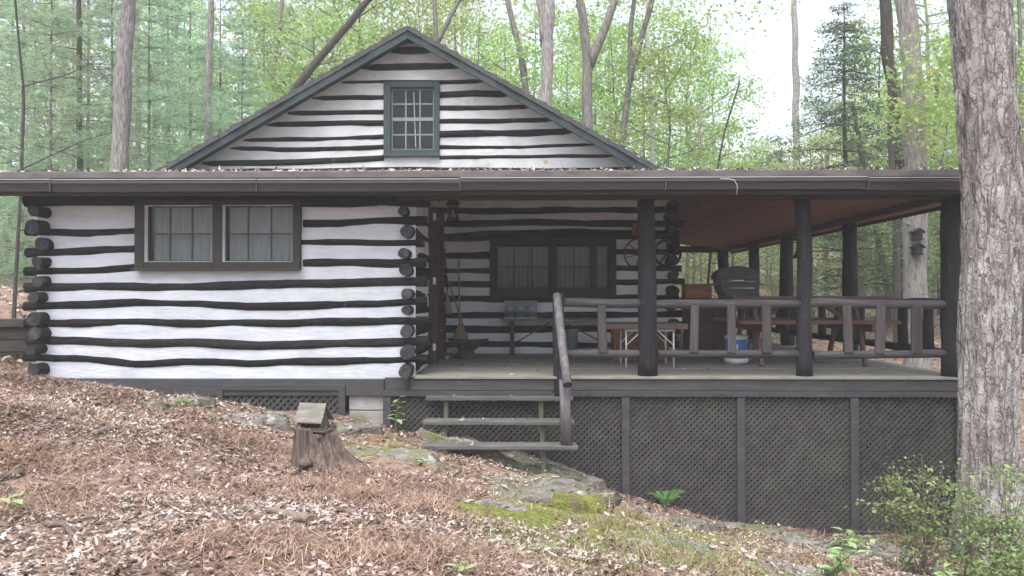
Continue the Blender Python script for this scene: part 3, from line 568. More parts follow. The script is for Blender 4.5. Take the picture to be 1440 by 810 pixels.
# soffit of the wing and ceiling boards of the porch
cz = lambda x, y: EYE + 1.21 + PS*(y-EY)
nb = 23; bw = (MD - EY - .08)/nb
for i in range(nb):
    y0, y1 = EY+.07+bw*i+.003, EY+.07+bw*(i+1)-.003
    xr0, xr1 = EXR-.07-(y0-EY), EXR-.07-(y1-EY); z0, z1 = EYE+1.20+PS*(y0-EY), EYE+1.20+PS*(y1-EY)
    j = rnd.uniform(0, .004); xl = XS-.1 if y1 > FD-.05 else EXL+.05
    v = [(xl,y0,z0+j),(xr0,y0,z0+j),(xr1,y1,z1+j),(xl,y1,z1+j)]; v += [(x, y, z+.02) for x, y, z in v]
    MB().add(v, [(3,2,1,0),(4,5,6,7),(0,1,5,4),(1,2,6,5),(2,3,7,6),(3,0,4,7)]).build('ceiling_board', M['ceiling'], cabin)
nb = 23; bw = (EXR-.08-(EXR-(MD-EY)))/nb
for i in range(nb):
    x1, x0 = EXR-.075-bw*i-.003, EXR-.075-bw*(i+1)+.003
    ya, yb = EY+(EXR-x1), EY+(EXR-x0); z1, z0 = EYE+1.20+PS*(EXR-x1), EYE+1.20+PS*(EXR-x0)
    if x0 < XR: ye = MD-.01
    else: ye = BD+.35
    if ye - yb < .02: continue
    j = rnd.uniform(0, .004); v = [(x1,ya,z1+j),(x1,ye,z1+j),(x0,ye,z0+j),(x0,yb,z0+j)]; v += [(x, y, z+.02) for x, y, z in v]
    MB().add(v, [(0,1,2,3),(7,6,5,4),(4,5,1,0),(5,6,2,1),(6,7,3,2),(7,4,0,3)]).build('ceiling_board', M['ceiling'], cabin, fix=True)
MB().box(XS-.2, XE+.12, FD-.06, FD+.06, EYE+1.19, EYE+1.33).build('header_beam', M['header'], cabin, .006)
MB().box(XE-.06, XE+.06, FD+.062, BD, EYE+1.19, EYE+1.33).build('header_beam', M['header'], cabin, .006)
MB().box(XR+.1, XE-.062, BD-.1, BD, EYE+1.19, EYE+1.36).build('header_beam', M['header'], cabin, .006)
# --- deck
def board(x0, x1, y0, y1):
    MB().box(x0, x1, y0, y1, DZ-.03, DZ + rnd.uniform(-.003, .003)).build('deck_board', M['deck'], cabin, .003)
y = FD - .14
while y < BD:
    board(XS+.02 if y < MD-.13 else XR+.06, XE+.14 + rnd.uniform(-.008, .008), y, y+.135); y += .14
MB().box(XS-.02, XE+.08, FD-.115, FD-.075, PZ(549, 9.63), DZ-.034).build('rim_beam', M['sill'], cabin, .006)
MB().box(PX(538, FD), XE+.08, FD-.12, FD-.068, PZ(557.5, 9.63), PZ(549.5, 9.63)).build('skirt_rail', M['sill'], cabin, .005)
LX = [553, 878, 1037, 1193, 1338]
for x in (546,) + tuple(LX[1:]):
    X = PX(x, FD); MB().box(X-.048, X+.048, FD-.11, FD-.07, gz(X, FD)-.2, PZ(558, 9.63)).build('skirt_post', M['sill'], cabin, .005)
for a, b in zip(LX[:-1], LX[1:]):
    lattice(PX(a, FD)-.02, PX(b, FD)+.02, min(gz(PX(a, FD), FD), gz(PX(b, FD), FD))-.12, PZ(556, FD), FD-.055)
MB().box(XE+.04, XE+.06, FD-.05, BD, EYE-3.3, DZ-.035).build('side_skirt', M['lattice'], cabin)
# --- posts
def post(x, y, z0, z1, r, seed, lean=0):
    n = 11; t = np.linspace(0, 1, n); X = x + (vn(t*3, seed*3.7, 0, 41)-.5)*.035 + lean*(t-.5); Y = y + (vn(t*3, seed*5.1, 0, 42)-.5)*.03
    rr = r*(1.06-.1*t)*(1+(vn(t*6, seed*2.9, 0, 43)-.5)*.16)
    return MB().tube([(X[i], Y[i], z0+(z1-z0)*t[i]) for i in range(n)], list(rr), 14, 0, 1).build('porch_post', [M['post'], M['end']], cabin)
zt = EYE + 1.192
post(PX(910, FD), FD, DZ-.01, zt, .112, 1); post(PX(1128, FD), FD, DZ-.01, zt, .088, 2); post(PX(1334, FD), FD, DZ-.01, zt, .137, 3)
for i, (d, r) in enumerate(((12.9, .115), (16.0, .13), (18.3, .12), (21.1, .15))): post(XE, d, DZ-.01, zt, r, i+5)
post(XR+.3, 21.1, DZ-.01, zt+.1, .1, 11)
# --- railings
def rail_log(a, b, r, seed, mat='rail'):
    a, b = Vector(a), Vector(b); n = max(5, int((b-a).length/.2)); ps = []; rs = []
    for i in range(n+1):
        t = i/n; p = a.lerp(b, t); p.z += (float(vn(t*(b-a).length*1.3, seed*3.3, 0, 51))-.5)*.035; ps.append(p); rs.append(r*(1+(float(vn(t*5, seed*1.7, 0, 52))-.5)*.22))
    return MB().tube(ps, rs, 12, 0, 1).build('rail', [M[mat], M['end']], cabin)
RZ, QZ = PZ(427, FD), PZ(497, FD)
for i, (x0, x1, dy) in enumerate(((789, 902, 0), (918, 1122, 0), (1134, 1326, 1))):
    rail_log((PX(x0, FD), FD-.01, RZ), (PX(x1, FD), FD-.01, RZ+.005), .056, i+1); rail_log((PX(x0+6, FD), FD-.01, QZ-.01), (PX(x1+3, FD), FD-.01, QZ-.005), .048, i+7)
for i, (x, w_) in enumerate(((846, 12), (974, 11.5), (1025.5, 11.5), (1074, 13), (1186, 12), (1231, 13), (1281, 15))):
    X = PX(x, FD); h = w_/2/115*1.02; a = rnd.uniform(-.012, .012); zb, zt_ = QZ+.01+rnd.uniform(-.015, .01), RZ-.02
    MB().prism([(X-h-a, zb), (X+h-a, zb-.006), (X+h*.94+a, zt_), (X-h*.96+a, zt_)], 'y', FD-.075, FD-.03).build('baluster', M['baluster'], cabin, .008, True)
ds = [9.9, 12.8, 15.9, 18.2, 21.0]
for i, (a, b) in enumerate(zip(ds[:-1], ds[1:])):
    for zz, r in ((RZ, .06), (QZ, .055)):
        L = b - a; MB().tube([(XE+(float(vn(t*4, i*3+zz, 0, 55))-.5)*.04, a+L*t, zz+(float(vn(t*4, i*7+zz, 0, 56))-.5)*.04) for t in np.linspace(0, 1, 8)], r, 10, 0, 1).build('rail', [M['log_y'], M['end']], cabin)
    k = int(L/.62)
    for j in range(k):
        yy = a + L*(j+.6)/(k+.2); MB().tube([(XE-.05, yy, QZ+.02), (XE-.05, yy+.01, (QZ+RZ)/2), (XE-.05, yy, RZ-.02)], [.07, .066, .06], 10, 0, 1).build('baluster', [M['post'], M['end']], cabin)
rail_log((XR+.35, BD-.15, RZ), (XE-.1, BD-.15, RZ), .06, 33, 'log_x'); rail_log((XR+.35, BD-.15, QZ), (XE-.1, BD-.15, QZ), .055, 34, 'log_x')
for j in range(4): MB().tube([(3.1+j*.55, BD-.2, QZ), (3.1+j*.55, BD-.2, RZ)], .06, 10, 0, 1).build('baluster', [M['post'], M['end']], cabin)
# wall lantern on a bracket is lifted off its hook: a thing of its own (below)

# ------------------------------------------------------------------ front steps
steps = thing('front_steps', (PX(690, 9.2), 9.2, gz(PX(690, 9.2), 9.2)), 'open wooden steps of three weathered treads climbing to the porch deck', 'steps')
for i, (d, y, x0, x1) in enumerate(((9.50, 558, 598, 806), (9.20, 592, 594, 808), (8.90, 626.5, 591.5, 813))):
    X0, X1, z = PX(x0, d), PX(x1, d), PZ(y, d); n = 2
    MB().box(X0, X1, d, d+.125, z-.048, z).build('tread', M['tread'], steps, .006)
    MB().box(X0+.01, X1-.012, d+.132, d+.255, z-.048, z-.002).build('tread', M['tread'], steps, .006)
for xx, tops in (((627, 626, 624, 620), 0), ((760, 761, 763, 765), 0)):
    zs4 = (DZ-.032, PZ(558, 9.5)-.05, PZ(592, 9.2)-.05, PZ(626.5, 8.9)-.05)
    for x, d, zt_, zb_ in zip(xx, (9.60, 9.47, 9.17, 9.0), zs4, (PZ(558, 9.5)-.2, PZ(592, 9.2)-.2, PZ(626.5, 8.9)-.2, None)):
        if zb_ is None: zb_ = gz(PX(x, d), d)-.08
        MB().box(PX(x, d)-.029, PX(x, d)+.029, d+(.10 if d > 9.1 else .02), d+(.15 if d > 9.1 else .08), zb_, zt_-.002).build('support', M['stringer'], steps, .004)
MB().tube([P(785, 412, 9.66), P(785, 470, 9.66), P(786, 532, 9.66), P(787, 556, 9.6)], [.066, .07, .068, .066], 12, 0, 1).build('newel_post', [M['post'], M['end']], steps)
MB().tube([P(783, 415, 9.62), P(787, 455, 9.35), P(793, 505, 9.0), P(798, 541, 8.72)], [.046, .052, .049, .05], 14, 0, 1).build('handrail', [M['newel'], M['end']], steps)
MB().tube([P(794, 533, 8.92), P(795, 580, 8.95), P(796, 628, 8.97)], [.062, .062, .066], 12, 0, 1).build('newel_post', [M['newel'], M['end']], steps)

# ------------------------------------------------------------------ foliage builders
def unit(v): return v / np.maximum(np.linalg.norm(v, axis=-1, keepdims=True), 1e-9)
def leaves(C, l, wd, flat=.55, fold=.15, g=rng):
    n = len(C); nrm = unit(np.array([0,0,1.0]) * flat + g.normal(size=(n,3)) * (1-flat)); u = unit(np.cross(nrm, g.normal(size=(n,3)))); s = np.cross(nrm, u)
    L = (l * g.uniform(.65, 1.25, (n,1))); W = L * wd
    V = np.stack([C - u*L*.5, C + s*W*.5 + nrm*fold*W - u*L*.06, C + u*L*.5, C - s*W*.5 + nrm*fold*W - u*L*.06], 1).reshape(-1, 3)
    return V, np.arange(4*n).reshape(n, 4)
def needles(C, D, k, l, wd, g=rng):          # k thin blades fanned from each centre about direction D
    n = len(C); C = np.repeat(C, k, 0); D = unit(np.repeat(D, k, 0) + g.normal(size=(n*k,3))*.75); s = unit(np.cross(D, g.normal(size=(n*k,3))))
    L = l*g.uniform(.6, 1.2, (n*k,1)); V = np.stack([C - s*wd*.5, C + s*wd*.5, C + D*L], 1).reshape(-1, 3); return V, np.arange(3*n*k).reshape(-1, 3)
def limb(p0, az, slope, L, n=5, droop=0, g=rng):
    t = np.linspace(0, 1, n); ax = az + (g.random()-.5)*.5*t
    return np.stack([p0[0]+np.cos(ax)*L*t, p0[1]+np.sin(ax)*L*t, p0[2]+slope*L*t - droop*L*t*t + (g.random(n)-.5)*.06*L*t], 1)
def broadleaf(name, mat, bark, H, base, spread, nl, ncl, nleaf, size, r0, seed, label, cat, group, loc=(0,0,0), trunk=True, crad=.42):
    g = np.random.default_rng(seed); root = thing(name, loc, label, cat, group); m = MB()
    zs_ = np.linspace(-.3, H, 14); tx = np.cumsum(g.normal(size=14)*.05*H/9); ty = np.cumsum(g.normal(size=14)*.05*H/9); tx -= tx[0]; ty -= ty[0]
    if trunk: m.tube(list(zip(tx, ty, zs_)), [r0*(1-.85*max(0, z)/H)*(1.25 if z < .1 else 1) for z in zs_], 9)
    cs = []
    for i in range(nl):
        h = base + (H-base)*(i+.5)/nl*.97; k = (h-base)/(H-base); L = spread*(1-.75*k**1.6)*g.uniform(.65, 1.15)
        p0 = (np.interp(h, zs_, tx), np.interp(h, zs_, ty), h); q = limb(p0, i*2.4+g.random(), g.uniform(.15, .55), L, g=g)
        m.tube([tuple(p) for p in q], [r0*.32*(1-.8*j/4)*(1-.5*k)+.006 for j in range(5)], 5)
        for j in range(ncl):
            t = g.uniform(.3, 1.02); c = np.array([np.interp(t, np.linspace(0,1,5), q[:,a]) for a in range(3)]) + g.normal(size=3)*np.array([.38,.38,.22])*L*.3
            cs.append(c)
            if j % 3 == 0: m.tube([tuple(np.array([np.interp(t*.8, np.linspace(0,1,5), q[:,a]) for a in range(3)])), tuple(c)], [.012, .005], 4)
    m.build('trunk', M[bark], root); cs = np.array(cs)
    C = np.repeat(cs, nleaf, 0) + g.normal(size=(len(cs)*nleaf, 3))*np.array([crad, crad, crad*.42])
    V, Fc = leaves(C, size, .62, .5, g=g); link_c = V.mean(0)
    np_mesh('crown', V-link_c, Fc, M[mat], root, Vector(link_c)+root.location); return root
def conifer(name, mat, bark, H, base, spread, step, ntuft, k, l, wd, r0, seed, label, cat, group, droop=.1, flatspray=False):
    g = np.random.default_rng(seed); root = thing(name, (0,0,0), label, cat, group); m = MB()
    m.tube([(0,0,-.3), (.03,0,H*.35), (0,.04,H*.7), (0,0,H)], [r0*1.1, r0*.75, r0*.4, .012], 9); C = []; D = []; h = base; a0 = 0
    while h < H-.1:
        nb = int(g.integers(3, 7)); kk = (h-base)/(H-base); a0 += g.uniform(.3, 2.0)
        for i in range(nb):
            L = spread*((1-kk)**.75)*g.uniform(.4, 1.15)+.12; q = limb((0,0,h), a0+i*2*math.pi/nb+g.uniform(-.6,.6), g.uniform(-.08,.38), L, droop=droop*g.uniform(.6,1.8), g=g)
            m.tube([tuple(p) for p in q], [r0*.14*(1-kk*.5)+.006]*2+[.009, .006, .004], 4)
            nt_ = max(4, int(ntuft*L/spread))
            for j in range(nt_):
                t = 1-g.random()**1.3*.85; p = np.array([np.interp(t, np.linspace(0,1,5), q[:,a]) for a in range(3)]); out = unit(q[-1]-q[0]); sd = np.array([-out[1], out[0], 0])
                s = g.normal()*.30*L*(1.15-t*.55); C.append(p + sd*s + np.array([0,0,g.normal()*.05*L - abs(s)*.08])); D.append(out*.8 + sd*np.sign(s)*.6 + np.array([0,0,.25 if not flatspray else -.1]))
        h += step*g.uniform(.45, 1.45)
    m.build('trunk', M[bark], root); C = np.array(C); D = np.array(D)
    if flatspray:
        Cc = np.repeat(C, k, 0) + g.normal(size=(len(C)*k, 3))*np.array([.13,.13,.035]); V, Fc = leaves(Cc, l, wd, .72, g=g)
    else: V, Fc = needles(C, D, k, l, wd, g)
    c = V.mean(0); np_mesh('crown', V-c, Fc, M[mat], root, c); return root
FAR_G = 'trees of the wood behind the cabin'
L_MAPLE = 'leafy yellow-green understory tree in the wood behind the cabin'
L_PINE = 'soft blue-green pine with feathery needles in the wood behind the cabin'
L_TALL = 'tall broadleaf tree with a high crown in the wood behind the cabin'
L_RUST = 'small tree with rusty autumn leaves in the wood behind the cabin'
protos = {
 'maple': [broadleaf('broadleaf_tree', 'maple', 'bark_grey', 9.5, 1.6, 3.3, 17, 10, 26, .14, .085, s, L_MAPLE, 'tree', FAR_G) for s in (1, 2)],
 'oak': [broadleaf('broadleaf_tree', 'oak', 'bark_dark', 11, 2.0, 3.6, 18, 10, 26, .145, .10, 3, L_MAPLE, 'tree', FAR_G)],
 'tall': [broadleaf('tall_tree', 'maple', 'bark_grey', 19, 7.5, 4.6, 20, 12, 22, .18, .20, s, L_TALL, 'tree', FAR_G, crad=.55) for s in (4, 5)],
 'pine': [conifer('pine_tree', 'pine', 'bark_grey', 12, .4, 2.9, .48, 44, 11, .25, .018, .07, s, L_PINE, 'tree', FAR_G) for s in (6, 7)],
 'rust': [broadleaf('broadleaf_tree', 'rusty', 'bark_grey', 6.0, 1.5, 2.2, 10, 8, 24, .12, .05, 9, L_RUST, 'tree', FAR_G)],
}
used = set()
MARKS = ((130,'left of the stout pale trunk'),(240,'around the stout pale trunk'),(330,'around the slim pale trunk above the left roof slope'),(480,'around the dark leaning trunk'),(660,'behind the roof peak'),(800,'around the shaggy-barked trunk'),(960,'around the forked trunks right of the gable'),(1130,'by the bright sky gap'),(1230,'around the dark hemlock'),(1345,'around the trunk with the bird houses'),(9999,'beyond the huge foreground trunk'))
KIND_WORDS = {'maple':'yellow-green leafy tree','oak':'mid-green leafy tree','tall':'tall broadleaf tree','pine':'soft blue-green pine','rust':'small rusty-leaved tree'}
def put(kind, x, y, s, zs=None, rot=None, label=None, group=None):
    pr = protos[kind][rnd.randrange(len(protos[kind]))]
    o = pr if pr.name not in used else copy_tree(pr); used.add(pr.name)
    o.location = (x, y, gz(x, y) - .05); o.rotation_euler = (0, 0, rnd.uniform(0, 6.28) if rot is None else rot); o.scale = (s, s, zs or s*rnd.uniform(.9, 1.12))
    px = VX + F*x/y; where = next(w_ for lim, w_ in MARKS if px < lim)
    o['label'] = ('nearer ' if y < 31 else 'farther ' if y < 49 else 'farthest ') + KIND_WORDS[kind] + ' ' + where; o['group'] = FAR_G
    return o
# --- the wood behind: rows of individual trees
for x, d, s in ((-40,20,.95),(22,24,1.0),(62,19.5,.72),(118,27,1.1),(150,23,.85),(205,21,.8),(232,28,1.05),(262,24,.9),(306,26,.9),(338,21,.62),(368,30,1.1),(408,25,.75),(5,33,1.2),(95,36,1.1),(190,38,1.2),(285,37,1.0),(440,36,1.0),(-110,27,1.2),(520,42,1.0),
                (1098,33,.55),(1216,38,.9),(985,33,.62),(1340,31,.9),(1408,26,1.0),(1462,21,.85),(1500,30,1.2),(1055,42,.7)):
    put('pine', PX(x, d), d, s)
for x, d, s, k in ((40,30,1.0,'maple'),(215,33,1.15,'maple'),(255,40,1.3,'maple'),(350,34,1.2,'maple'),(395,29,1.05,'maple'),(432,23,.85,'maple'),(470,34,1.2,'maple'),(505,28,1.0,'oak'),(545,37,1.25,'maple'),(590,31,1.1,'maple'),(632,40,1.3,'oak'),(668,30,1.05,'maple'),(702,26,.95,'maple'),(748,36,1.2,'maple'),
                   (790,28,.92,'maple'),(838,38,1.2,'maple'),(862,27,.9,'maple'),(905,33,1.05,'maple'),(938,24,.85,'maple'),(968,30,1.0,'maple'),(1002,37,1.0,'maple'),(1030,27,.55,'maple'),(1078,34,.55,'oak'),(1135,30,.70,'maple'),(1232,29,.9,'oak'),(1252,40,1.0,'maple'),(1322,22,.72,'maple'),(1305,27,.85,'maple'),(1370,33,1.1,'maple'),(1425,23,.85,'maple'),(1450,36,1.2,'oak'),
                   (1020,26,.5,'maple'),(1085,29,.55,'maple'),(1140,25,.5,'maple'),(1205,27,.55,'maple'),(1275,25,.5,'maple'),(1325,28,.6,'maple'),(975,26,.55,'maple'),(80,42,1.2,'maple'),(300,48,1.2,'maple'),(420,46,1.3,'maple'),(1190,44,.9,'maple'),(1290,50,1.1,'maple'),(1400,48,1.2,'maple')):
    put(k, PX(x, d), d, s)
for x, d, s in ((780,33,.9),(712,31,.8),(560,45,1.2),(950,44,.9),(1180,33,.95),(1205,28,.7),(1250,33,.8),(1132,38,.9)): put('rust', PX(x, d), d, s)
for i in range(26):
    d = rnd.uniform(50, 82); x = -160 + 1780*(i + rnd.random())/26
    gap = 1020 < x < 1130
    if x < 420 and i % 4: continue
    k = rnd.choice(['maple', 'maple', 'oak', 'pine', 'tall']); put(k if not gap else 'maple', PX(x, d), d, rnd.uniform(1.1, 1.5) if not gap else .75)
for x, d in ((470,45),(860,44),(1300,46)): put('tall', PX(x, d), d, rnd.uniform(.85, 1.05))

# --- single trees one can tell apart, each with its own trunk
tall_crown = [c for c in protos['tall'][0].children if c.name.startswith('crown')][0]
def own_tree(name, axes, d, wpx, bark, label, cat='tree', H=16, crown=1.0, group=None, dead=0, seed=0, seg=12, rough=.13, to_ground=True):
    """axes: list of pixel polylines (bottom to top) at depth d; the first one reaches the ground"""
    g = np.random.default_rng(seed+500); m = MB(); top = None; base = None
    for ai, ax in enumerate(axes):
        pts = [Vector(P(x, y, d)) for x, y in ax]
        if ai == 0 and to_ground:
            dirv = (pts[0]-pts[1]); k = dirv.x/dirv.z if abs(dirv.z) > .01 else 0; zg = gz(pts[0].x, d); x_ = pts[0].x + (zg-.25-pts[0].z)*k*.4
            pts.insert(0, Vector((x_, d, zg-.25))); base = Vector((x_, d, zg))
        dirv = (pts[-1]-pts[-2]).normalized(); hh = H if ai == 0 else H*.85
        while pts[-1].z < EYE + hh*.55: pts.append(pts[-1] + Vector((dirv.x*.7, g.normal()*.15, max(dirv.z, .6)))*2.0)
        L = [0]
        for a, b in zip(pts[:-1], pts[1:]): L.append(L[-1]+(b-a).length)
        n = max(8, int(L[-1]/.35)); ps = []; rs = []; r0 = wpx/2/F*d*(1 if ai == 0 else .72)
        for i in range(n+1):
            s = L[-1]*i/n; j = max(0, min(len(L)-2, int(np.searchsorted(L, s)-1))); t = (s-L[j])/max(L[j+1]-L[j], 1e-6); p = pts[j].lerp(pts[j+1], t)
            w_ = .25*r0; p = p + Vector(((float(vn(s*.9, seed, ai, 61))-.5)*w_*2, (float(vn(s*.9, seed+4, ai, 62))-.5)*w_*2, 0)); ps.append(p)
            fl = 1+.5*math.exp(-s/.35) if (ai == 0 and to_ground) else 1
            rs.append(r0*fl*(1.08-.5*s/L[-1])*(1+(float(vn(s*2.2, seed*3.1, ai, 63))-.5)*.16))
        b0 = len(m.v); m.tube(ps, rs, seg)
        V = np.array(m.v[b0:]); dn = (vn(V[:,0]*9/ max(r0*4,.4), V[:,1]*9/max(r0*4,.4), V[:,2]*2.2, seed)-.5)*r0*rough*2; cen = np.repeat(np.array([list(p) for p in ps]), seg, 0)
        V = V + unit(V-cen)*dn[:,None]; m.v[b0:] = [tuple(v) for v in V]; top = ps[-1]
        if ai == 0: main_ps, main_rs = ps, rs
    root = thing(name, base if base else main_ps[0], label, cat, group)
    for i in range(dead):
        j = int(len(main_ps)*(.12+.6*(i+g.random())/dead)); p = main_ps[j]; q = limb(tuple(p), g.uniform(0, 6.28), g.uniform(-.15,.35), g.uniform(.5, 1.9), g=g)
        m.tube([tuple(v) for v in q], [main_rs[j]*.22+.006, .012, .010, .007, .004], 4)
    m.build('trunk', M[bark], root)
    if crown and seed in (1, 5, 12, 18):
        c = tall_crown.copy(); sc.collection.objects.link(c); c.parent = root; c.scale = (crown*.8, crown*.8, crown*.62); c.location = top + Vector((0,0,1.2)) - root.location; c.rotation_euler = (0,0,g.uniform(0,6))
    return root
T = own_tree
T('tall_tree', [[(160,250),(165,120),(172,-20)]], 17, 26, 'bark_pale', 'stout pale grey trunk rising behind the low left roof end', seed=1, seg=16)
T('pine_tree', [[(106,250),(104,110),(103,-20)]], 21, 9, 'bark_dark', 'thin dark pine trunk with bare dead side branches left of the pale trunk', dead=22, seed=2, crown=0)
T('tall_tree', [[(288,205),(289,100),(292,-20)]], 23, 13, 'bark_pale', 'slim pale straight trunk above the left slope of the gable roof', seed=3)
T('tall_tree', [[(190,250),(187,60),(185,-20)]], 27, 9, 'bark_grey', 'thin grey trunk just right of the stout pale trunk', seed=4)
T('leaning_tree', [[(375,200),(410,125),(455,70),(515,0),(545,-30)]], 20, 14, 'bark_dark', 'dark trunk leaning strongly right over the gable roof', seed=5, crown=.8)
T('tall_tree', [[(376,150),(386,60),(396,-20)]], 25, 10, 'bark_grey', 'grey trunk standing beside the dark leaning trunk', seed=6)
T('tall_tree', [[(232,130),(240,40),(256,-20)]], 31, 10, 'bark_grey', 'faint grey trunk tilting right between the two pale trunks', seed=7)
T('forked_tree', [[(612,60),(609,-20)], [(614,58),(634,18),(652,-12)]], 28, 10, 'bark_grey', 'thin forked grey trunk just right of the roof peak', seed=8)
T('leaning_tree', [[(742,150),(735,90),(722,40),(710,-20)]], 26, 13, 'bark_grey', 'grey trunk leaning left above the right roof slope near the shaggy one', seed=9)
T('forked_tree', [[(767,160),(772,60),(776,-20)], [(770,62),(766,20),(760,-20)]], 18.5, 23, 'bark_pale', 'thick shaggy-barked trunk dividing above the middle of the right roof slope', seed=10, seg=16, rough=.16)
T('forked_tree', [[(826,175),(828,85),(820,30),(813,-20)], [(829,92),(850,45),(870,-20)]], 21, 18, 'bark_grey', 'wide V-forked grey trunk behind the right roof slope', seed=11, seg=14)
T('forked_tree', [[(872,215),(888,105),(905,45),(922,-20)], [(886,112),(886,50),(894,-20)]], 24, 12, 'bark_grey', 'slender forked trunk leaning right beside the white birch', seed=12)
T('birch_tree', [[(917,230),(914,120),(910,-20)]], 25, 8, 'birch', 'slim white birch trunk beyond the lower right roof slope', seed=13, crown=.7)
T('sapling', [[(1008,238),(1020,180),(1040,115)]], 22, 4, 'bark_dark', 'thin bare sapling against the bright sky gap above the porch roof', seed=14, H=5, crown=0, dead=10)
T('tall_tree', [[(1118,230),(1118,100),(1117,-20)]], 34, 12, 'bark_pale', 'pale hazy trunk standing in the bright sky gap', seed=15, crown=0)
T('tall_tree', [[(1262,240),(1250,100),(1243,-20)]], 22, 22, 'bark_dark', 'dark trunk crossing behind the big grey trunk at the right', seed=17, crown=.9, seg=14)
big_back = T('tall_tree', [[(1284,430),(1283,240),(1276,100),(1270,-20)]], 17, 33, 'bark_pale', 'big grey trunk carrying two bird houses behind the porch corner', seed=18, seg=18, rough=.1, dead=5)
T('tall_tree', [[(1433,250),(1428,-20)]], 19, 7, 'bark_grey', 'thin trunk at the far right beyond the big foreground trunk', seed=19, crown=0, dead=6)
T('leaning_tree', [[(1247,480),(1244,400),(1226,310),(1212,240)]], 23, 10, 'bark_grey', 'crooked grey trunk seen between the porch posts, leaning left', seed=20, crown=0, H=9)
T('tall_tree', [[(1257,480),(1257,380),(1254,280)]], 19.5, 10, 'bark_dark', 'dark thin trunk close to the left of the bird house trunk', seed=21, crown=0, H=10, dead=8)
T('tall_tree', [[(1158,450),(1160,330),(1161,280)]], 29, 8, 'bark_grey', 'thin trunk in the wood between the second and third porch posts', seed=22, crown=0, H=10, dead=8)
T('tall_tree', [[(1212,470),(1211,330),(1209,280)]], 30, 8, 'bark_grey', 'grey trunk in the wood right of the porch post with no bird house', seed=23, crown=0, H=10, dead=10)
T('tall_tree', [[(1100,450),(1098,330),(1097,280)]], 33, 7, 'bark_grey', 'thin trunk in the wood behind the hanging bell', seed=24, crown=0, H=11, dead=8)
T('tall_tree', [[(975,420),(977,345),(978,300)]], 30, 6, 'bark_pale', 'thin pale trunk seen past the log ends of the main wall', seed=25, crown=0, H=11, dead=6)
T('sapling', [[(12,440),(17,330),(22,240),(24,140)]], 13.5, 5, 'bark_dark', 'thin dark sapling beside the left corner of the cabin', seed=26, crown=0, H=7, dead=6)
T('tall_tree', [[(1318,430),(1314,330),(1312,280)]], 26, 8, 'bark_dark', 'thin dark trunk just left of the porch corner post', seed=27, crown=0, H=10, dead=8)
hem = conifer('hemlock_tree', 'hemlock', 'bark_dark', 9.0, .8, 3.5, .34, 40, 15, .10, .42, .10, 77, 'dark green hemlock with drooping sprays above the right end of the porch roof', 'tree', None, droop=.28, flatspray=True)
hx = PX(1186, 22); hem.location = (hx, 22, gz(hx, 22))
def near_maple(px, d, s, lab, seed):
    x = PX(px, d); broadleaf('broadleaf_tree', 'maple', 'bark_grey', 10*s, 6.6*s, 2.5*s, 9, 9, 30, .12, .05, seed, lab, 'tree', None, (x, d, gz(x, d)))
near_maple(1330, 15.5, .72, 'bright green leafy young tree between the big grey trunk and the foreground trunk', 81)

# --- the big foreground trunk with flaking bark
def big_trunk():
    d = 8.3; ax = [(1388,790,1.55),(1387,735,1.28),(1386,690,1.10),(1386,600,1.0),(1388,450,.965),(1392,300,.96),(1391,220,.965),(1384,110,.99),(1376,0,1.0),(1368,-120,.98),(1362,-420,.9)]
    Z = np.array([PZ(y, d) for _, y, _ in ax]); X = np.array([PX(x-1.5, d) for x, _, _ in ax]); K = np.array([k for *_, k in ax]); n, s = 330, 150
    zz = np.linspace(Z[0], Z[-1], n); xc = np.interp(zz, Z, X); r = np.interp(zz, Z, K)*.263
    th = np.linspace(0, 2*math.pi, s, endpoint=False); TH, ZZ = np.meshgrid(th, zz); c, q = np.cos(TH), np.sin(TH)
    wx = (vn(c*3, q*3, ZZ*1.6, 71)-.5)*1.6; a = vn(c*5.5+wx, q*5.5+wx, ZZ*1.1, 72); rid = 1-np.abs(2*a-1); b = vn(c*13+wx*2, q*13+wx, ZZ*3.2, 73); f = vn(c*26, q*26, ZZ*9, 74)
    plate = np.clip((vn(c*9+wx*2, q*9-wx, ZZ*3.6, 75)-.42)*6, 0, 1)
    lump = vn(c*1.6, q*1.6, ZZ*.9, 76)-.5
    # long shaggy strips on the side that faces the porch, small flakes elsewhere
    side = np.clip((-c+.15)*1.5, 0, 1); strip = np.clip((np.abs(2*vn(c*11+wx*.6, q*11+wx*.6, ZZ*.75, 77)-1)-.25)*3.2, 0, 1)
    disp = .045*lump + (1-side)*(.022*plate + .016*(b-.5)) + side*(.036*strip+.008*plate) + .012*(f-.5) - .03*np.clip(.4-rid, 0, 1)
    RR = r[:,None] + disp; V = np.stack([xc[:,None]+RR*c, d+RR*q, ZZ], -1).reshape(-1, 3); i = np.arange(n*s).reshape(n, s)
    Fc = np.stack([i[:-1], np.roll(i, -1, 1)[:-1], np.roll(i, -1, 1)[1:], i[1:]], -1).reshape(-1, 4)
    root = thing('foreground_tree', (X[1], d, gz(X[1], d)), 'huge foreground trunk with flaking pale grey bark in front of the porch corner', 'tree'); m0 = V.mean(0)
    np_mesh('trunk', V-m0, Fc, M['bark_big'], root, m0, True)
    cr = tall_crown.copy(); sc.collection.objects.link(cr); cr.parent = root; cr.location = (-.3, .3, 12.5)
    m = MB(); p = Vector(P(1366, 120, 8.3)); m.tube([Vector(P(1350,190,8.3)), Vector(P(1345,150,8.25)), Vector(P(1344,128,8.25))], [.03,.04,.03], 8)
    m.build('knot', M['bark_big'], root)
big_trunk()

# ------------------------------------------------------------------ things on the porch
def on_deck(x, d): return (PX(x, d), d, DZ)
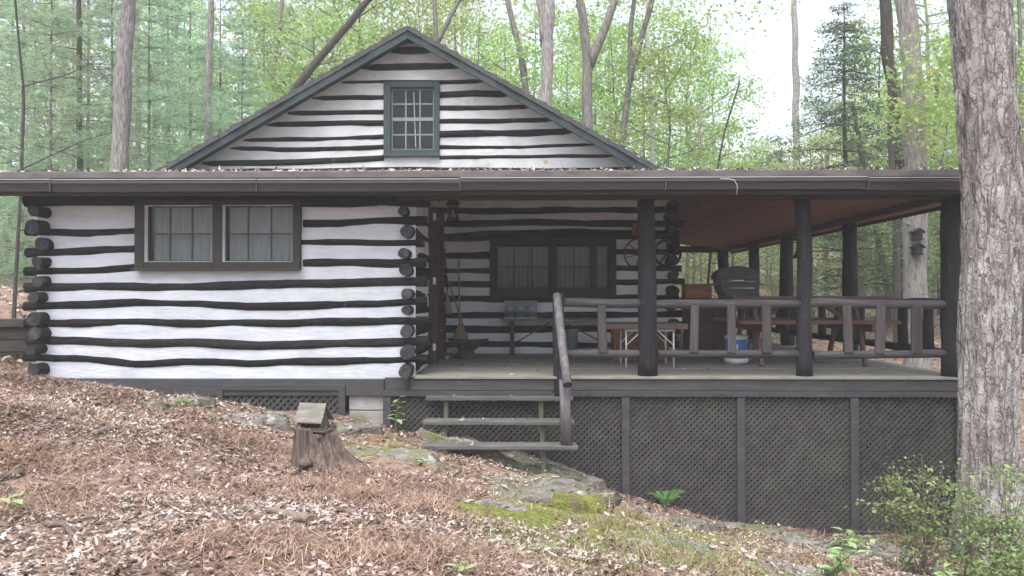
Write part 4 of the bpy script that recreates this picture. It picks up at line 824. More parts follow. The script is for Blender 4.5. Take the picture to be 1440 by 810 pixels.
# folding table with white metal legs
t = thing('folding_table', (1.62, 11.1, DZ), 'low folding table with a brown plank top and thin white metal legs', 'table')
tz = PZ(463, 10.75)
for i in range(3): MB().box(1.08, 2.18, 10.72+i*.28, 10.72+i*.28+.272, tz, tz+.075).build('top_board', M['plank'], t, .006)
for y in (10.8, 11.42):
    for x in (1.36, 2.0):
        MB().tube([(x, y, DZ), (x, y, tz-.02)], .012, 8).build('leg', M['white_metal'], t)
        sx = 1 if x < 1.7 else -1; MB().tube([(x, y, tz-.22), (x+sx*.2, y, tz-.03)], .009, 6).build('brace', M['white_metal'], t)
    MB().box(1.34, 2.02, y-.012, y+.012, tz-.03, tz-.002).build('cross_rail', M['white_metal'], t)
# crate beneath it
t = thing('wooden_crate', (1.72, 12.3, DZ), 'red-brown slatted wooden crate behind the low white-legged table', 'crate')
for k in range(4):
    z = DZ+.01+k*.115
    MB().box(1.34, 2.12, 12.0, 12.018, z, z+.105).build('slat', M['crate'], t, .004); MB().box(1.34, 2.12, 12.55, 12.568, z, z+.105).build('slat', M['crate'], t)
    for x in (1.345, 2.10): MB().box(x, x+.016, 12.02, 12.548, z+.002, z+.103).build('slat', M['crate'], t)
for x in (1.322, 2.105): MB().box(x, x+.035, 11.975, 11.998, DZ+.004, DZ+.475).build('corner_post', M['crate'], t)
MB().box(1.36, 2.10, 12.02, 12.55, DZ, DZ+.02).build('bottom', M['crate'], t)
# storage cabinet by the corner with an orange box on it
t = thing('storage_cabinet', (2.98, 13.0, DZ), 'dark wooden storage cabinet by the log corner of the main wall', 'cabinet')
MB().box(2.62, 3.36, 12.75, 13.3, DZ+.06, DZ+.90).build('body', M['trim'], t, .008); MB().box(2.58, 3.40, 12.70, 13.32, DZ+.902, DZ+.94).build('top', M['trim'], t, .006)
for x0, x1 in ((2.65, 2.98), (3.0, 3.33)): MB().box(x0, x1, 12.73, 12.748, DZ+.1, DZ+.86).build('door', M['header'], t, .004)
for x in (2.66, 3.28): 
    for y in (12.8, 13.2): MB().box(x, x+.05, y, y+.05, DZ, DZ+.058).build('foot', M['trim'], t)
t = thing('wooden_box', (2.78, 12.95, DZ+.94), 'orange-brown wooden box standing on the dark cabinet', 'box')
zb = DZ+.94
for k in range(2): MB().box(2.56, 2.98, 12.78, 12.80, zb+k*.105+.002, zb+k*.105+.10).build('slat', M['crate'], t, .004); MB().box(2.56, 2.98, 13.1, 13.12, zb+k*.105+.002, zb+k*.105+.10).build('slat', M['crate'], t)
for x in (2.56, 2.96): MB().box(x, x+.02, 12.802, 13.098, zb+.002, zb+.205).build('end_board', M['crate'], t)
MB().box(2.585, 2.955, 12.805, 13.095, zb+.001, zb+.015).build('bottom', M['crate'], t)
MB().box(2.545, 2.995, 12.77, 13.13, zb+.207, zb+.225).build('lid', M['crate'], t, .004)
# grill with raised lid
t = thing('barbecue_grill', (3.45, 13.0, DZ), 'dark barbecue grill on a cart with its rounded lid half open', 'grill')
gx, gy, gzz = 3.42, 13.0, DZ+.93; hw = .33
fb = [(-hw+.12, 0), (hw-.12, 0), (hw-.03, .14), (hw, .27), (-hw, .27), (-hw+.03, .14)]
MB().prism([(gx+a, gzz+b) for a, b in fb], 'y', gy-.24, gy+.22).build('firebox', M['grill'], t, .012, True)
n = 12; arc = [(gx+hw*1.04*math.cos(math.pi*k/n), gzz+.36+.17*math.sin(math.pi*k/n)) for k in range(n+1)]
MB().prism(arc+[(gx-hw*1.04, gzz+.315), (gx+hw*1.04, gzz+.315)], 'y', gy-.12, gy+.28).build('lid', M['grill_lid'], t, .01, True)
MB().box(gx-hw*.98, gx-hw*.35, gy-.10, gy+.22, gzz+.272, gzz+.314).build('lid_prop', M['grill'], t)
MB().box(gx+hw*.55, gx+hw*.98, gy-.10, gy+.22, gzz+.272, gzz+.314).build('lid_prop', M['grill'], t)
for k in range(9): MB().tube([(gx-hw*.8, gy-.2+k*.05, gzz+.278), (gx+hw*.8, gy-.2+k*.05, gzz+.278)], .007, 6).build('grate_bar', M['steel'], t)
MB().tube([(gx-.22, gy-.275, gzz+.17), (gx+.22, gy-.275, gzz+.17)], .013, 8).build('handle', M['steel'], t)
MB().box(gx-hw-.10, gx-hw+.0, gy-.2, gy+.18, gzz+.22, gzz+.245).build('side_shelf', M['grill'], t); MB().box(gx+hw, gx+hw+.06, gy-.2, gy+.18, gzz+.22, gzz+.245).build('side_shelf', M['grill'], t)
for x in (gx-.25, gx+.22):
    for y in (gy-.18, gy+.16): MB().box(x, x+.03, y, y+.03, DZ+(.09 if x < gx else 0), gzz+.02).build('leg', M['grill'], t)
MB().box(gx-.26, gx+.26, gy-.19, gy+.20, DZ+.22, DZ+.245).build('shelf', M['grill'], t)
for y in (gy-.22, gy+.22): MB().lathe([(0,-.02),(.085,-.02),(.095,-.01),(.095,.01),(.085,.02),(0,.02)], (gx-.235, y, DZ+.095), 16, axis='y').build('wheel', M['iron'], t)
# picnic table: tall trestle with one bench in front and one behind
t = thing('picnic_table', (4.0, 11.7, DZ), 'long red-stained picnic table with attached benches on splayed legs', 'picnic table')
tzp = PZ(416.5, 11.25)
for k in range(5): MB().box(PX(1026, 11.3), PX(1226, 11.3)+.3, 11.2+k*.17, 11.2+k*.17+.163, tzp-.045, tzp).build('top_board', M['redwood'], t, .006)
bz = PZ(450.5, 10.95)
for y in (10.86, 12.42):
    for k in range(2): MB().box(PX(1037, 10.95), PX(1259, 10.95), y+k*.135, y+k*.135+.13, bz-.05, bz).build('seat_board', M['redwood'], t, .006)
for x in (PX(1064, 11.2), PX(1206, 11.2)):
    MB().beam((x, 11.02, DZ+.0), (x+.0, 11.42, tzp-.05), .09, .05, up=(1,0,0)).build('leg', M['redwood'], t, .005); MB().beam((x, 12.38, DZ+.0), (x, 11.9, tzp-.05), .09, .05, up=(1,0,0)).build('leg', M['redwood'], t, .005)
    MB().box(x+.027, x+.075, 10.88, 12.66, bz-.16, bz-.052).build('bearer', M['redwood'], t, .005)
    MB().box(x+.027, x+.075, 11.22, 12.03, tzp-.145, tzp-.047).build('cleat', M['redwood'], t, .005)
    MB().beam((x+.1, 11.63, bz-.12), (x+.52 if x < 4 else x-.42, 11.63, tzp-.06), .045, .09, up=(0,1,0)).build('brace', M['redwood'], t)
# blue tub on a white basin
xb = PX(1030, 11.6)
t = tag(MB().lathe([(0,0),(.13,0),(.165,.03),(.175,.085),(.155,.09),(.145,.03),(0,.02)], (xb, 11.45, DZ+.001), 24).build('wash_basin', M['palewhite']), 'shallow pale basin on the deck under the picnic table end', 'basin')
t = thing('water_cooler', (xb, 11.45, DZ+.09), 'white and blue round tub stacked in the shallow pale basin', 'tub')
MB().lathe([(0,0),(.125,0),(.14,.04)], (xb, 11.45, DZ+.095), 24).build('base', M['palewhite'], t)
MB().lathe([(.14,0),(.152,.02),(.158,.20),(.15,.21)], (xb, 11.45, DZ+.137), 24).build('body', M['blue'], t)
MB().lathe([(.15,0),(.163,.01),(.163,.05),(.12,.075),(0,.08)], (xb, 11.45, DZ+.349), 24).build('lid', M['palewhite'], t)
MB().box(xb-.11, xb-.02, 11.285, 11.30, DZ+.20, DZ+.29).build('sticker', M['palewhite'], t)
# bell at a side post
t = thing('porch_bell', (XE+.22, 16, EYE+1.0), 'dark triangular bell hung from the side post of the porch', 'bell')
MB().lathe([(.012,0),(.03,-.02),(.06,-.14),(.12,-.26),(.125,-.28),(.11,-.28),(0,-.15)], (XE+.24, 16, EYE+1.06), 4).build('bell_body', M['iron'], t)
MB().tube([(XE+.12, 16, EYE+1.09), (XE+.26, 16, EYE+1.09)], .012, 6).build('bracket', M['iron'], t); MB().tube([(XE+.24, 16, EYE+1.09), (XE+.24, 16, EYE+1.05)], .006, 6).build('hook', M['iron'], t)
# wheels on the main wall
def wheel(px, py, d, r, tube, spokes, label):
    c = Vector(P(px, py, d)); t = thing('iron_wheel', c, label, 'wheel'); m = MB(); n = 32
    pts = [(c.x+r*math.cos(2*math.pi*k/n), c.y, c.z+r*math.sin(2*math.pi*k/n)) for k in range(n+1)]; m.tube(pts, tube, 8); m.build('rim', M['iron'], t)
    for k in range(spokes):
        q = 2*math.pi*k/spokes+.3; MB().tube([(c.x+.03*math.cos(q), c.y, c.z+.03*math.sin(q)), (c.x+r*math.cos(q), c.y, c.z+r*math.sin(q))], tube*.7, 6).build('spoke', M['iron'], t)
    MB().lathe([(0,-.03),(.04,-.03),(.045,0),(.04,.03),(0,.03)], c, 12, axis='y').build('hub', M['iron'], t)
wheel(899, 357, 13.52, .26, .012, 6, 'thin spoked iron wheel hung on the main wall behind the first porch post')
wheel(938, 356, 13.24, .22, .024, 5, 'thick black spoked wheel hung on the log ends of the main wall')
c = P(893, 322, 13.52); t = tag(MB().box(c[0]-.05, c[0]+.05, 13.50, 13.54, c[2]-.11, c[2]+.10).build('wall_plaque', M['crate'], None, .012), 'small red-brown plaque on the main wall above the thin wheel', 'plaque')
# console table with three jar lanterns
t = thing('side_table', (.25, 13.25, DZ), 'narrow rusty-legged table with crossed braces below the porch window', 'table')
cz_ = PZ(448, 13.1)
for k in range(3): MB().box(PX(704, 13.1), PX(852, 13.1), 13.03+k*.13, 13.03+k*.13+.125, cz_-.03, cz_).build('top_board', M['plank'], t, .004)
for x in (PX(720, 13.1), PX(845, 13.1)):
    for y in (13.08, 13.36): MB().box(x-.035, x+.035, y-.025, y+.025, DZ, cz_-.031).build('leg', M['rust'], t, .004)
MB().beam((PX(725, 13.1), 13.10, PZ(482, 13.1)), (PX(775, 13.1), 13.10, cz_-.05), .02, .035, up=(0,1,0)).build('brace', M['rust'], t)
MB().beam((PX(840, 13.1), 13.10, PZ(478, 13.1)), (PX(792, 13.1), 13.10, cz_-.05), .02, .035, up=(0,1,0)).build('brace', M['rust'], t)
for k, (px, lab) in enumerate(((716.5, 'left one of three square glass jar lanterns on the narrow table'), (733, 'middle one of three square glass jar lanterns on the narrow table'), (748, 'right one of three square glass jar lanterns on the narrow table'))):
    x = PX(px, 13.1); t = thing('jar_lantern', (x, 13.15, cz_), lab, 'lantern', 'glass jar lanterns'); h = .29; q = .083
    MB().box(x-q, x+q, 13.15-q, 13.15+q, cz_, cz_+.02).build('base', M['galv'], t)
    for sx in (-1, 1):
        MB().box(x+sx*q-(.006 if sx > 0 else 0), x+sx*q+(0 if sx > 0 else .006), 13.15-q+.007, 13.15+q-.007, cz_+.021, cz_+h-.02).build('pane', M['jarglass'], t)
        MB().box(x-q, x+q, 13.15+sx*q-(.006 if sx > 0 else 0), 13.15+sx*q+(0 if sx > 0 else .006), cz_+.021, cz_+h-.02).build('pane', M['jarglass'], t)
    MB().box(x-q-.004, x+q+.004, 13.15-q-.004, 13.15+q+.004, cz_+h-.019, cz_+h).build('lid', M['galv'], t)
    MB().lathe([(0,0),(.042,0),(.045,.05),(.045,.10)], (x, 13.15, cz_+.022), 14).build('candle', M['grill'], t)
    MB().lathe([(.05,0),(.052,.01),(.052,.06),(.04,.075),(0,.075)], (x, 13.15, cz_+.125), 14).build('reflector', M['wax'], t)
t = thing('metal_bucket', (PX(803, 13.2), 13.2, DZ), 'tall grey metal bucket under the narrow table', 'bucket')
MB().lathe([(0,.01),(.085,0),(.10,.42),(.105,.425),(.105,.435),(.095,.43),(.08,.03),(0,.02)], (PX(803, 13.2), 12.98, DZ), 20).build('body', M['galv'], t)
MB().tube([(PX(803,13.2)+.105*math.cos(a), 12.98, DZ+.42-.09*math.sin(a)) for a in np.linspace(0, math.pi, 9)], .004, 5).build('handle', M['iron'], t)
# wall lantern
lx, ly, lz = XS+.24, 12.4, PZ(297, 12.6)
t = thing('wall_lantern', (lx, ly, lz), 'old metal and glass lantern hung on the wing wall beside the door', 'lantern')
MB().lathe([(0,-.17),(.10,-.165),(.105,-.13),(.09,-.125)], (lx, ly, lz), 8).build('base', M['rust'], t); MB().lathe([(.085,-.124),(.088,.09)], (lx, ly, lz), 8).build('glass', M['pane_amber'], t)
MB().lathe([(.112,.09),(.105,.115),(.05,.165),(.022,.19),(0,.195)], (lx, ly, lz), 8).build('roof', M['rust'], t)
for k in range(4): MB().tube([(lx+.092*math.cos(k*1.571+.785), ly+.092*math.sin(k*1.571+.785), lz-.128), (lx+.092*math.cos(k*1.571+.785), ly+.092*math.sin(k*1.571+.785), lz+.092)], .008, 6).build('bar', M['rust'], t)
MB().tube([(lx, ly, lz+.193), (lx-.02, ly, lz+.24), (lx-.12, ly, lz+.23), (XS-.0, ly, lz+.12)], .012, 6).build('bracket', M['rust'], t)
MB().lathe([(0,0),(.03,0),(.03,.13),(0,.14)], (lx, ly, lz-.124), 10).build('candle', M['white'], t)
# brooms and the flared scuttle
def broom(px_top, px_bot, y_top, y_bot, d0, d1, head, label):
    a, b = Vector(P(px_top, y_top, d1)), Vector(P(px_bot, y_bot, d0)); t = thing('broom', b, label, 'broom'); k = (a-b)
    MB().tube([b+k*(head*.85), a], .013, 8).build('handle', M['handle'], t); u = k.normalized(); s = Vector((1,0,0)) - u*u.x; s.normalize(); q = s.cross(u); L = k.length*head; m = MB(); 
    prof = [(0,.15),(.1,.155),(.6,.10),(.85,.045),(1,.025)]; ring = []
    for tt, w_ in prof: ring.append([b+u*(L*tt)+s*(w_*math.cos(a_))+q*(w_*.35*math.sin(a_)) for a_ in np.linspace(0, 2*math.pi, 12, endpoint=False)])
    vs = [p for r in ring for p in r]; m.add(vs, [(i*12+j, i*12+(j+1)%12, (i+1)*12+(j+1)%12, (i+1)*12+j) for i in range(4) for j in range(12)], 0, True); m.add(ring[0], [tuple(range(11, -1, -1))]); m.build('bristles', M['straw'], t, fix=True)
broom(645, 647, 365, 487, 13.2, 13.5, .26, 'upright broom with its straw head on the deck behind the rusty scuttle')
broom(630, 663, 395, 492, 12.7, 13.0, .10, 'thin tilted broom handle crossing the upright broom')
t = thing('hanging_broom', P(625, 415, 12.3), 'short broad straw broom hanging on the wing wall with bristles down', 'broom')
q = P(625, 441, 12.3); q0 = (XS+.16, 12.3, q[2]); ring = []
for tt, w_ in ((0,.17),(.3,.15),(.7,.08),(1,.03)): ring += [(q0[0]+.05*w_/.17*math.cos(a_)+.02*(1-tt), q0[1]+w_*math.sin(a_), q0[2]+.38*tt) for a_ in np.linspace(0, 2*math.pi, 12, endpoint=False)]
MB().add(ring, [(i*12+j, i*12+(j+1)%12, (i+1)*12+(j+1)%12, (i+1)*12+j) for i in range(3) for j in range(12)] + [tuple(range(11,-1,-1))], 0, True).build('bristles', M['straw'], t, fix=True)
MB().tube([(q0[0], q0[1], q0[2]+.36), (q0[0]-.03, q0[1], q0[2]+.75), (q0[0]-.05, q0[1], q0[2]+1.0)], .014, 8).build('handle', M['iron'], t)
t = tag(MB().tube([(XS+.12, 12.5, DZ+.0), (XS+.07, 12.55, DZ+1.15)], .016, 8).build('stick', M['iron']), 'dark pole leaning on the wing wall below the hanging broom', 'pole')
t = thing('metal_scuttle', (PX(655, 12.6), 12.6, DZ), 'low dark rusted scuttle with a wide flared rim and pinched foot by the brooms', 'scuttle')
cx = PX(655, 12.5)
MB().lathe([(0,0),(.20,0),(.21,.02),(.15,.06),(.12,.12)], (cx, 12.5, DZ), 18).build('foot', M['rust'], t)
m = MB(); prof = [(.12,.12,0),(.16,.17,0),(.26,.23,.03),(.33,.27,.06),(.32,.275,.06),(.14,.20,0)]; vs = []
for r, h, e in prof: vs += [(cx+r*math.cos(a_)*(1.15 if math.cos(a_) > 0 else .9), 12.5+r*.75*math.sin(a_), DZ+h+e*abs(math.cos(a_))*.5+(vn(a_*2, r*5, 0, 91)-.5)*.03) for a_ in np.linspace(0, 2*math.pi, 22, endpoint=False)]
m.add(vs, [(i*22+j, i*22+(j+1)%22, (i+1)*22+(j+1)%22, (i+1)*22+j) for i in range(5) for j in range(22)], 0, True).build('bowl', M['rust'], t)
t = tag(MB().lathe([(0,0),(.05,0),(.05,.05),(.03,.07),(0,.07)], (PX(628, 12.2), 12.2, DZ), 10).build('small_can', M['galv']), 'small pale can on the deck at the foot of the wing wall', 'can')
# cord hanging from the gutter
pts = [P(1012, 252, 9.09), P(1024, 252, 9.085), P(1032, 254, 9.08), P(1036, 262, 9.085), P(1035, 274, 9.10)]
tag(MB().tube(pts, .004, 6).build('loose_cord', M['palewhite']), 'short white cord curling down from the porch gutter', 'cord')
# bird houses on the big grey trunk
for k, (py, lab) in enumerate(((330, 'upper small dark bird house on the big grey trunk'), (351, 'lower small dark bird house on the big grey trunk'))):
    d = 16.70; c = Vector(P(1285.5, py, d)); t = thing('bird_house', c, lab, 'bird house', 'bird houses on the big trunk')
    MB().prism([(c.x-.085, c.z-.10), (c.x+.085, c.z-.10), (c.x+.075, c.z+.05), (c.x, c.z+.1), (c.x-.075, c.z+.05)], 'y', d-.08, d+.08).build('body', M['iron'], t, .006, True)
    for sg in (-1, 1): MB().beam((c.x, d, c.z+.115), (c.x+sg*.125, d, c.z+.03), .24, .016, up=(0,0,1)).build('roof_panel', M['iron'], t)
    MB().box(c.x-.11, c.x+.11, d-.11, d+.1, c.z-.118, c.z-.102).build('floor', M['iron'], t); MB().box(c.x-.03, c.x+.03, d+.08, d+.3, c.z-.05, c.z+.05).build('bracket', M['iron'], t)
# old timber retaining wall left of the cabin
t = thing('timber_wall', (-7.2, 10.9, gz(-7.2, 10.9)), 'low retaining wall of old dark timbers against the left corner', 'retaining wall')
for k in range(4): MB().box(-9.5, XL-.12, 10.9-k*.004, 11.1, PZ(531, 10.9)+k*.17, PZ(531, 10.9)+k*.17+.165).build('timber', M['timber'], t, .012)
MB().box(-9.5, XL-.12, 10.82, 11.15, PZ(531, 10.9)+.684, PZ(531, 10.9)+.80).build('timber', M['timber'], t, .012)

# ------------------------------------------------------------------ ground: rocks, stump, sticks, plants
def ground_at(px, py, d0=3.0, d1=14.0):
    ds_ = np.linspace(d0, d1, 700); dz_ = PZ(py, ds_) - gz(PX(px, ds_), ds_); k = np.where(dz_ < 0)[0]
    d = ds_[k[0]] if len(k) else d0
    return PX(px, d), float(d)
def slab(name, px, py, wx, wy, h, seed, label, cat='rock', mat='rock', yaw=0, sink=.05, rough=.05, tilt=(0,0)):
    x, y = ground_at(px, py); g = np.random.default_rng(seed); n = 60; th = np.linspace(0, 2*math.pi, n, endpoint=False)
    rad = 1+(vn(np.cos(th)*1.3, np.sin(th)*1.3, seed, 101)-.5)*.7+(vn(np.cos(th)*4, np.sin(th)*4, seed, 102)-.5)*.45+(vn(np.cos(th)*9, np.sin(th)*9, seed, 107)-.5)*.16
    V = [(0,0,h)]; levels = [(.2,1),(.4,1),(.6,1),(.76,1),(.88,.99),(.96,.95),(.995,.82),(1.01,.45),(1.05,.1),(1.0,-.6)]
    for s, hh in levels:
        for k in range(n):
            X, Y = math.cos(th[k])*rad[k]*s, math.sin(th[k])*rad[k]*s
            V.append((X*wx/2, Y*wy/2, h*hh))
    V = np.array(V); V[:,2] += (vn(V[:,0]*3.5, V[:,1]*3.5, seed, 103)-.5)*rough*2 + (vn(V[:,0]*9, V[:,1]*9, seed, 104)-.5)*rough*.8 + (vn(V[:,0]*24, V[:,1]*24, seed, 108)-.5)*rough*.3 - np.floor(vn(V[:,0]*2.1, V[:,1]*2.9, seed, 109)*3)*h*.16 + V[:,0]*tilt[0] + V[:,1]*tilt[1]
    V[:,:2] += (np.stack([vn(V[:,2]*20, V[:,0]*6, seed, 105), vn(V[:,2]*20, V[:,1]*6, seed, 106)], 1)-.5)*.04
    F_ = [(0, 1+k, 1+(k+1)%n) for k in range(n)] + [(1+i*n+k, 1+(i+1)*n+k, 1+(i+1)*n+(k+1)%n, 1+i*n+(k+1)%n) for i in range(len(levels)-1) for k in range(n)]
    me = bpy.data.meshes.new(name); me.from_pydata([tuple(v) for v in V], [], F_); me.materials.append(M[mat]); me.polygons.foreach_set('use_smooth', [True]*len(F_)); me.update()
    o = link(name, me, None, (x, y, gz(x, y)-sink-.015)); W_ = [Vector(v)+o.location for v in V]; ROCKS.append((x, y, max(wx, wy)*.75, BVHTree.FromPolygons(W_, F_), mat == 'moss')); return tag(o, label, cat)
ROCKS = []
def on_rocks(x, y, z):          # lift points that fall on a rock onto its top
    z = np.array(z, float); ms = np.zeros(len(z), bool)
    for rx, ry, rr, bvh, mo in ROCKS:
        for i in np.where(np.hypot(x-rx, y-ry) < rr)[0]:
            h = bvh.ray_cast(Vector((x[i], y[i], 9)), Vector((0,0,-1)))[0]
            if h is not None and h.z > z[i]: z[i] = h.z; ms[i] = mo
    return z, ms
slab('flat_rock', 745, 690, 1.1, .75, .10, 1, 'large flat pale rock at the foot of the steps', tilt=(-.05, .03), sink=.03)
slab('flat_rock', 662, 706, .85, .42, .06, 2, 'long low flat rock left of the big flat rock, half under leaves', tilt=(-.1, 0), sink=.04)
slab('ledge_rock', 735, 657, 1.9, .45, .20, 3, 'long dark ledge of rock in the shade behind the steps', tilt=(-.28, 0), sink=.06, rough=.07)
slab('mossy_rock', 812, 712, .55, .45, .22, 4, 'bright moss-covered boulder right of the big flat rock', mat='moss', sink=.1, tilt=(-.2, 0))
slab('mossy_rock', 752, 738, .95, .62, .10, 5, 'wide hump of bright yellow-green moss in front of the big flat rock', mat='moss', sink=.015, tilt=(-.17, -.05), rough=.05)
slab('small_rock', 890, 761, .34, .26, .10, 6, 'small pale grey rock in the grass below the fern', sink=.02)
slab('flat_rock', 962, 765, .55, .35, .10, 7, 'medium flat rock right of the small pale grey rock', tilt=(-.12, 0), sink=.03)
slab('flat_rock', 925, 728, 1.1, .42, .12, 8, 'long brown flat rock just below the green fern', tilt=(-.16, 0), sink=.04)
slab('ledge_rock', 1075, 752, 1.5, .6, .16, 9, 'broad mossy ledge of rock before the middle lattice panels', tilt=(-.10, 0), sink=.06)
slab('ledge_rock', 1210, 772, 1.4, .7, .16, 10, 'broad ledge of rock before the right lattice panel', tilt=(-.04, 0), sink=.06)
slab('flat_rock', 1060, 800, .9, .5, .10, 16, 'flat rock at the bottom edge below the mossy ledge', tilt=(-.1, 0), sink=.04)
slab('mossy_rock', 545, 636, .85, .6, .09, 11, 'green-tinged flat rock between stump and steps', sink=.04, tilt=(-.1, 0))
slab('flat_rock', 490, 606, .75, .35, .10, 12, 'flat stone before the concrete blocks behind the stump', sink=.02, tilt=(-.08, 0))
slab('flat_rock', 345, 594, .9, .4, .10, 13, 'mossy flat stone in front of the small lattice vent', sink=.03, tilt=(-.05, 0))
slab('flat_rock', 262, 568, .5, .3, .12, 14, 'grey stone lying under the sill beam left of the vent', sink=.02)
slab('flat_rock', 215, 570, .35, .2, .09, 15, 'small brown stone at the dark crawl space gap', sink=.02)
# stump with a bird feeder
sx, sy = ground_at(447, 655); sz = gz(sx, sy); k = sy/F
stump = thing('tree_stump', (sx, sy, sz), 'rotting red-brown tree stump with ragged grain carrying a feeder', 'stump')
n, s = 30, 90; th = np.linspace(0, 2*math.pi, s, endpoint=False); tz_ = np.linspace(-.1, 1, n); TH, TT = np.meshgrid(th, tz_); H_ = 51*k; r0 = 40*k
fl = 1+.55*np.exp(-np.clip(TT, 0, 1)*3.2)*(1+.7*np.cos(TH+.2)) - .14*TT
rid = np.abs(2*vn(np.cos(TH)*7, np.sin(TH)*7, TT*.7, 111)-1); RR = r0*.86*fl*(1-.30*(1-rid)**3 + (vn(np.cos(TH)*14, np.sin(TH)*14, TT*1.5, 112)-.5)*.12)
top = H_*(1+(vn(np.cos(TH)*5, np.sin(TH)*5, 0, 113)-.5)*.5*np.clip(TT*1.6-.6, 0, 1)); V = np.stack([RR*np.cos(TH)+TT*-.03, RR*np.sin(TH), TT*top], -1).reshape(-1, 3)
V2 = [V]
for q_, hh in ((.8,.94),(.5,.90),(.2,.9)): R_ = RR[-1]*q_; V2.append(np.stack([R_*np.cos(th)-.03, R_*np.sin(th), np.full(s, H_*hh)+(vn(np.cos(th)*6*q_, np.sin(th)*6*q_, 0, 114)-.5)*.04], -1))
V = np.concatenate(V2); nn = n+3; i = np.arange(nn*s).reshape(nn, s); Fc = np.stack([i[:-1], np.roll(i, -1, 1)[:-1], np.roll(i, -1, 1)[1:], i[1:]], -1).reshape(-1, 4)
np_mesh('stump_body', V, Fc, M['stump'], stump, (sx, sy, sz), True)
MB().lathe([(0,0),(.06,.0),(.07,.03),(.05,.07),(0,.08)], (sx-.03, sy-r0*1.18, sz+.06), 9).build('bark_knob', M['stump'], stump)
fx, fz = PX(440, sy), sz+H_*.97
fd = thing('bird_feeder', (fx, sy, fz), 'weathered wooden bird feeder with a pitched roof on the stump', 'bird feeder')
ang = R(-14); ca, sa = math.cos(ang), math.sin(ang)
def fp(x, y, z): return (fx + (x*ca - y*sa)*k, sy + (x*sa + y*ca)*k, fz + z*k)
def fbox(name, x0, x1, y0, y1, z0, z1, mat):
    v = [fp(x, y, z) for z in (z0, z1) for x, y in ((x0,y0),(x1,y0),(x1,y1),(x0,y1))]
    return MB().add(v, [(3,2,1,0),(4,5,6,7),(0,1,5,4),(1,2,6,5),(2,3,7,6),(3,0,4,7)]).build(name, M[mat], fd, .003)
fbox('floor', -27, 27, -17, 17, 0, 2.5, 'feeder_dark')
for x in (-19, 15): 
    v = [fp(x+a, y, z) for a in (0, 2.2) for y, z in ((-11,2.6),(11,2.6),(11,14),(0,31),(-11,14))]; MB().add(v, [(4,3,2,1,0),(5,6,7,8,9)]+[(j, (j+1)%5, 5+(j+1)%5, 5+j) for j in range(5)]).build('end_board', M['feeder_dark'], fd, fix=True)
fbox('hopper_board', -16.5, 14.8, 5, 6.5, 2.6, 20, 'feeder_dark'); fbox('tray_lip', -27, 27, -17, -15.6, 2.6, 5.5, 'feeder_dark')
for sg in (-1, 1):
    y0, z0, y1, z1 = 0, 36, sg*19, 12; v = [fp(x, y, z+o_) for o_ in (0, 2.2) for x, y, z in ((-22,y0,z0),(20,y0,z0),(23,y1,z1),(-19,y1,z1))]
    MB().add(v, [(3,2,1,0),(4,5,6,7),(0,1,5,4),(1,2,6,5),(2,3,7,6),(3,0,4,7)]).build('roof_panel', M['feeder'], fd, .002, True)
# sticks and fallen branches
def stick(pts, r, label, mat='stick', name='fallen_branch', cat='branch'):
    ps = []
    for px, py in pts: x, y = ground_at(px, py); ps.append((x, y, gz(x, y)+r*.35+.008))
    ps2 = []; 
    for a, b in zip(ps[:-1], ps[1:]):
        for t_ in np.linspace(0, 1, 5)[:-1]: ps2.append([a[j]+(b[j]-a[j])*t_+rnd.uniform(-.4,.4)*r for j in range(3)])
    ps2.append(list(ps[-1])); rs = [r*(1-.45*i/len(ps2))*rnd.uniform(.85, 1.15) for i in range(len(ps2))]
    return tag(MB().tube(ps2, rs, 8).build(name, M[mat]), label, cat)
stick([(434,738),(402,727),(372,722)], .035, 'thick brown broken branch on the leaves below the stump')
stick([(125,618),(145,608),(166,604)], .032, 'dark chunk of rotten wood on the leaves at the left', 'stick')
stick([(60,742),(85,745),(112,768)], .020, 'pale curved stick near the lower left corner')
stick([(57,677),(85,683),(102,700)], .008, 'thin pale twig arching over leaves at the left', 'twig')
stick([(470,715),(500,726),(560,752),(640,765)], .014, 'long thin grey branch lying across the lower middle leaves')
stick([(240,640),(225,629),(205,620)], .014, 'short grey stick behind the rotten wood chunk')
stick([(22,673),(3,676),(-15,680)], .034, 'brown rotten log end at the left edge', 'stick')
stick([(560,700),(600,676),(636,640)], .008, 'thin pale twig rising towards the steps', 'twig')
stick([(250,742),(232,737),(222,728)], .018, 'short whitish stick in the middle of the leaves')

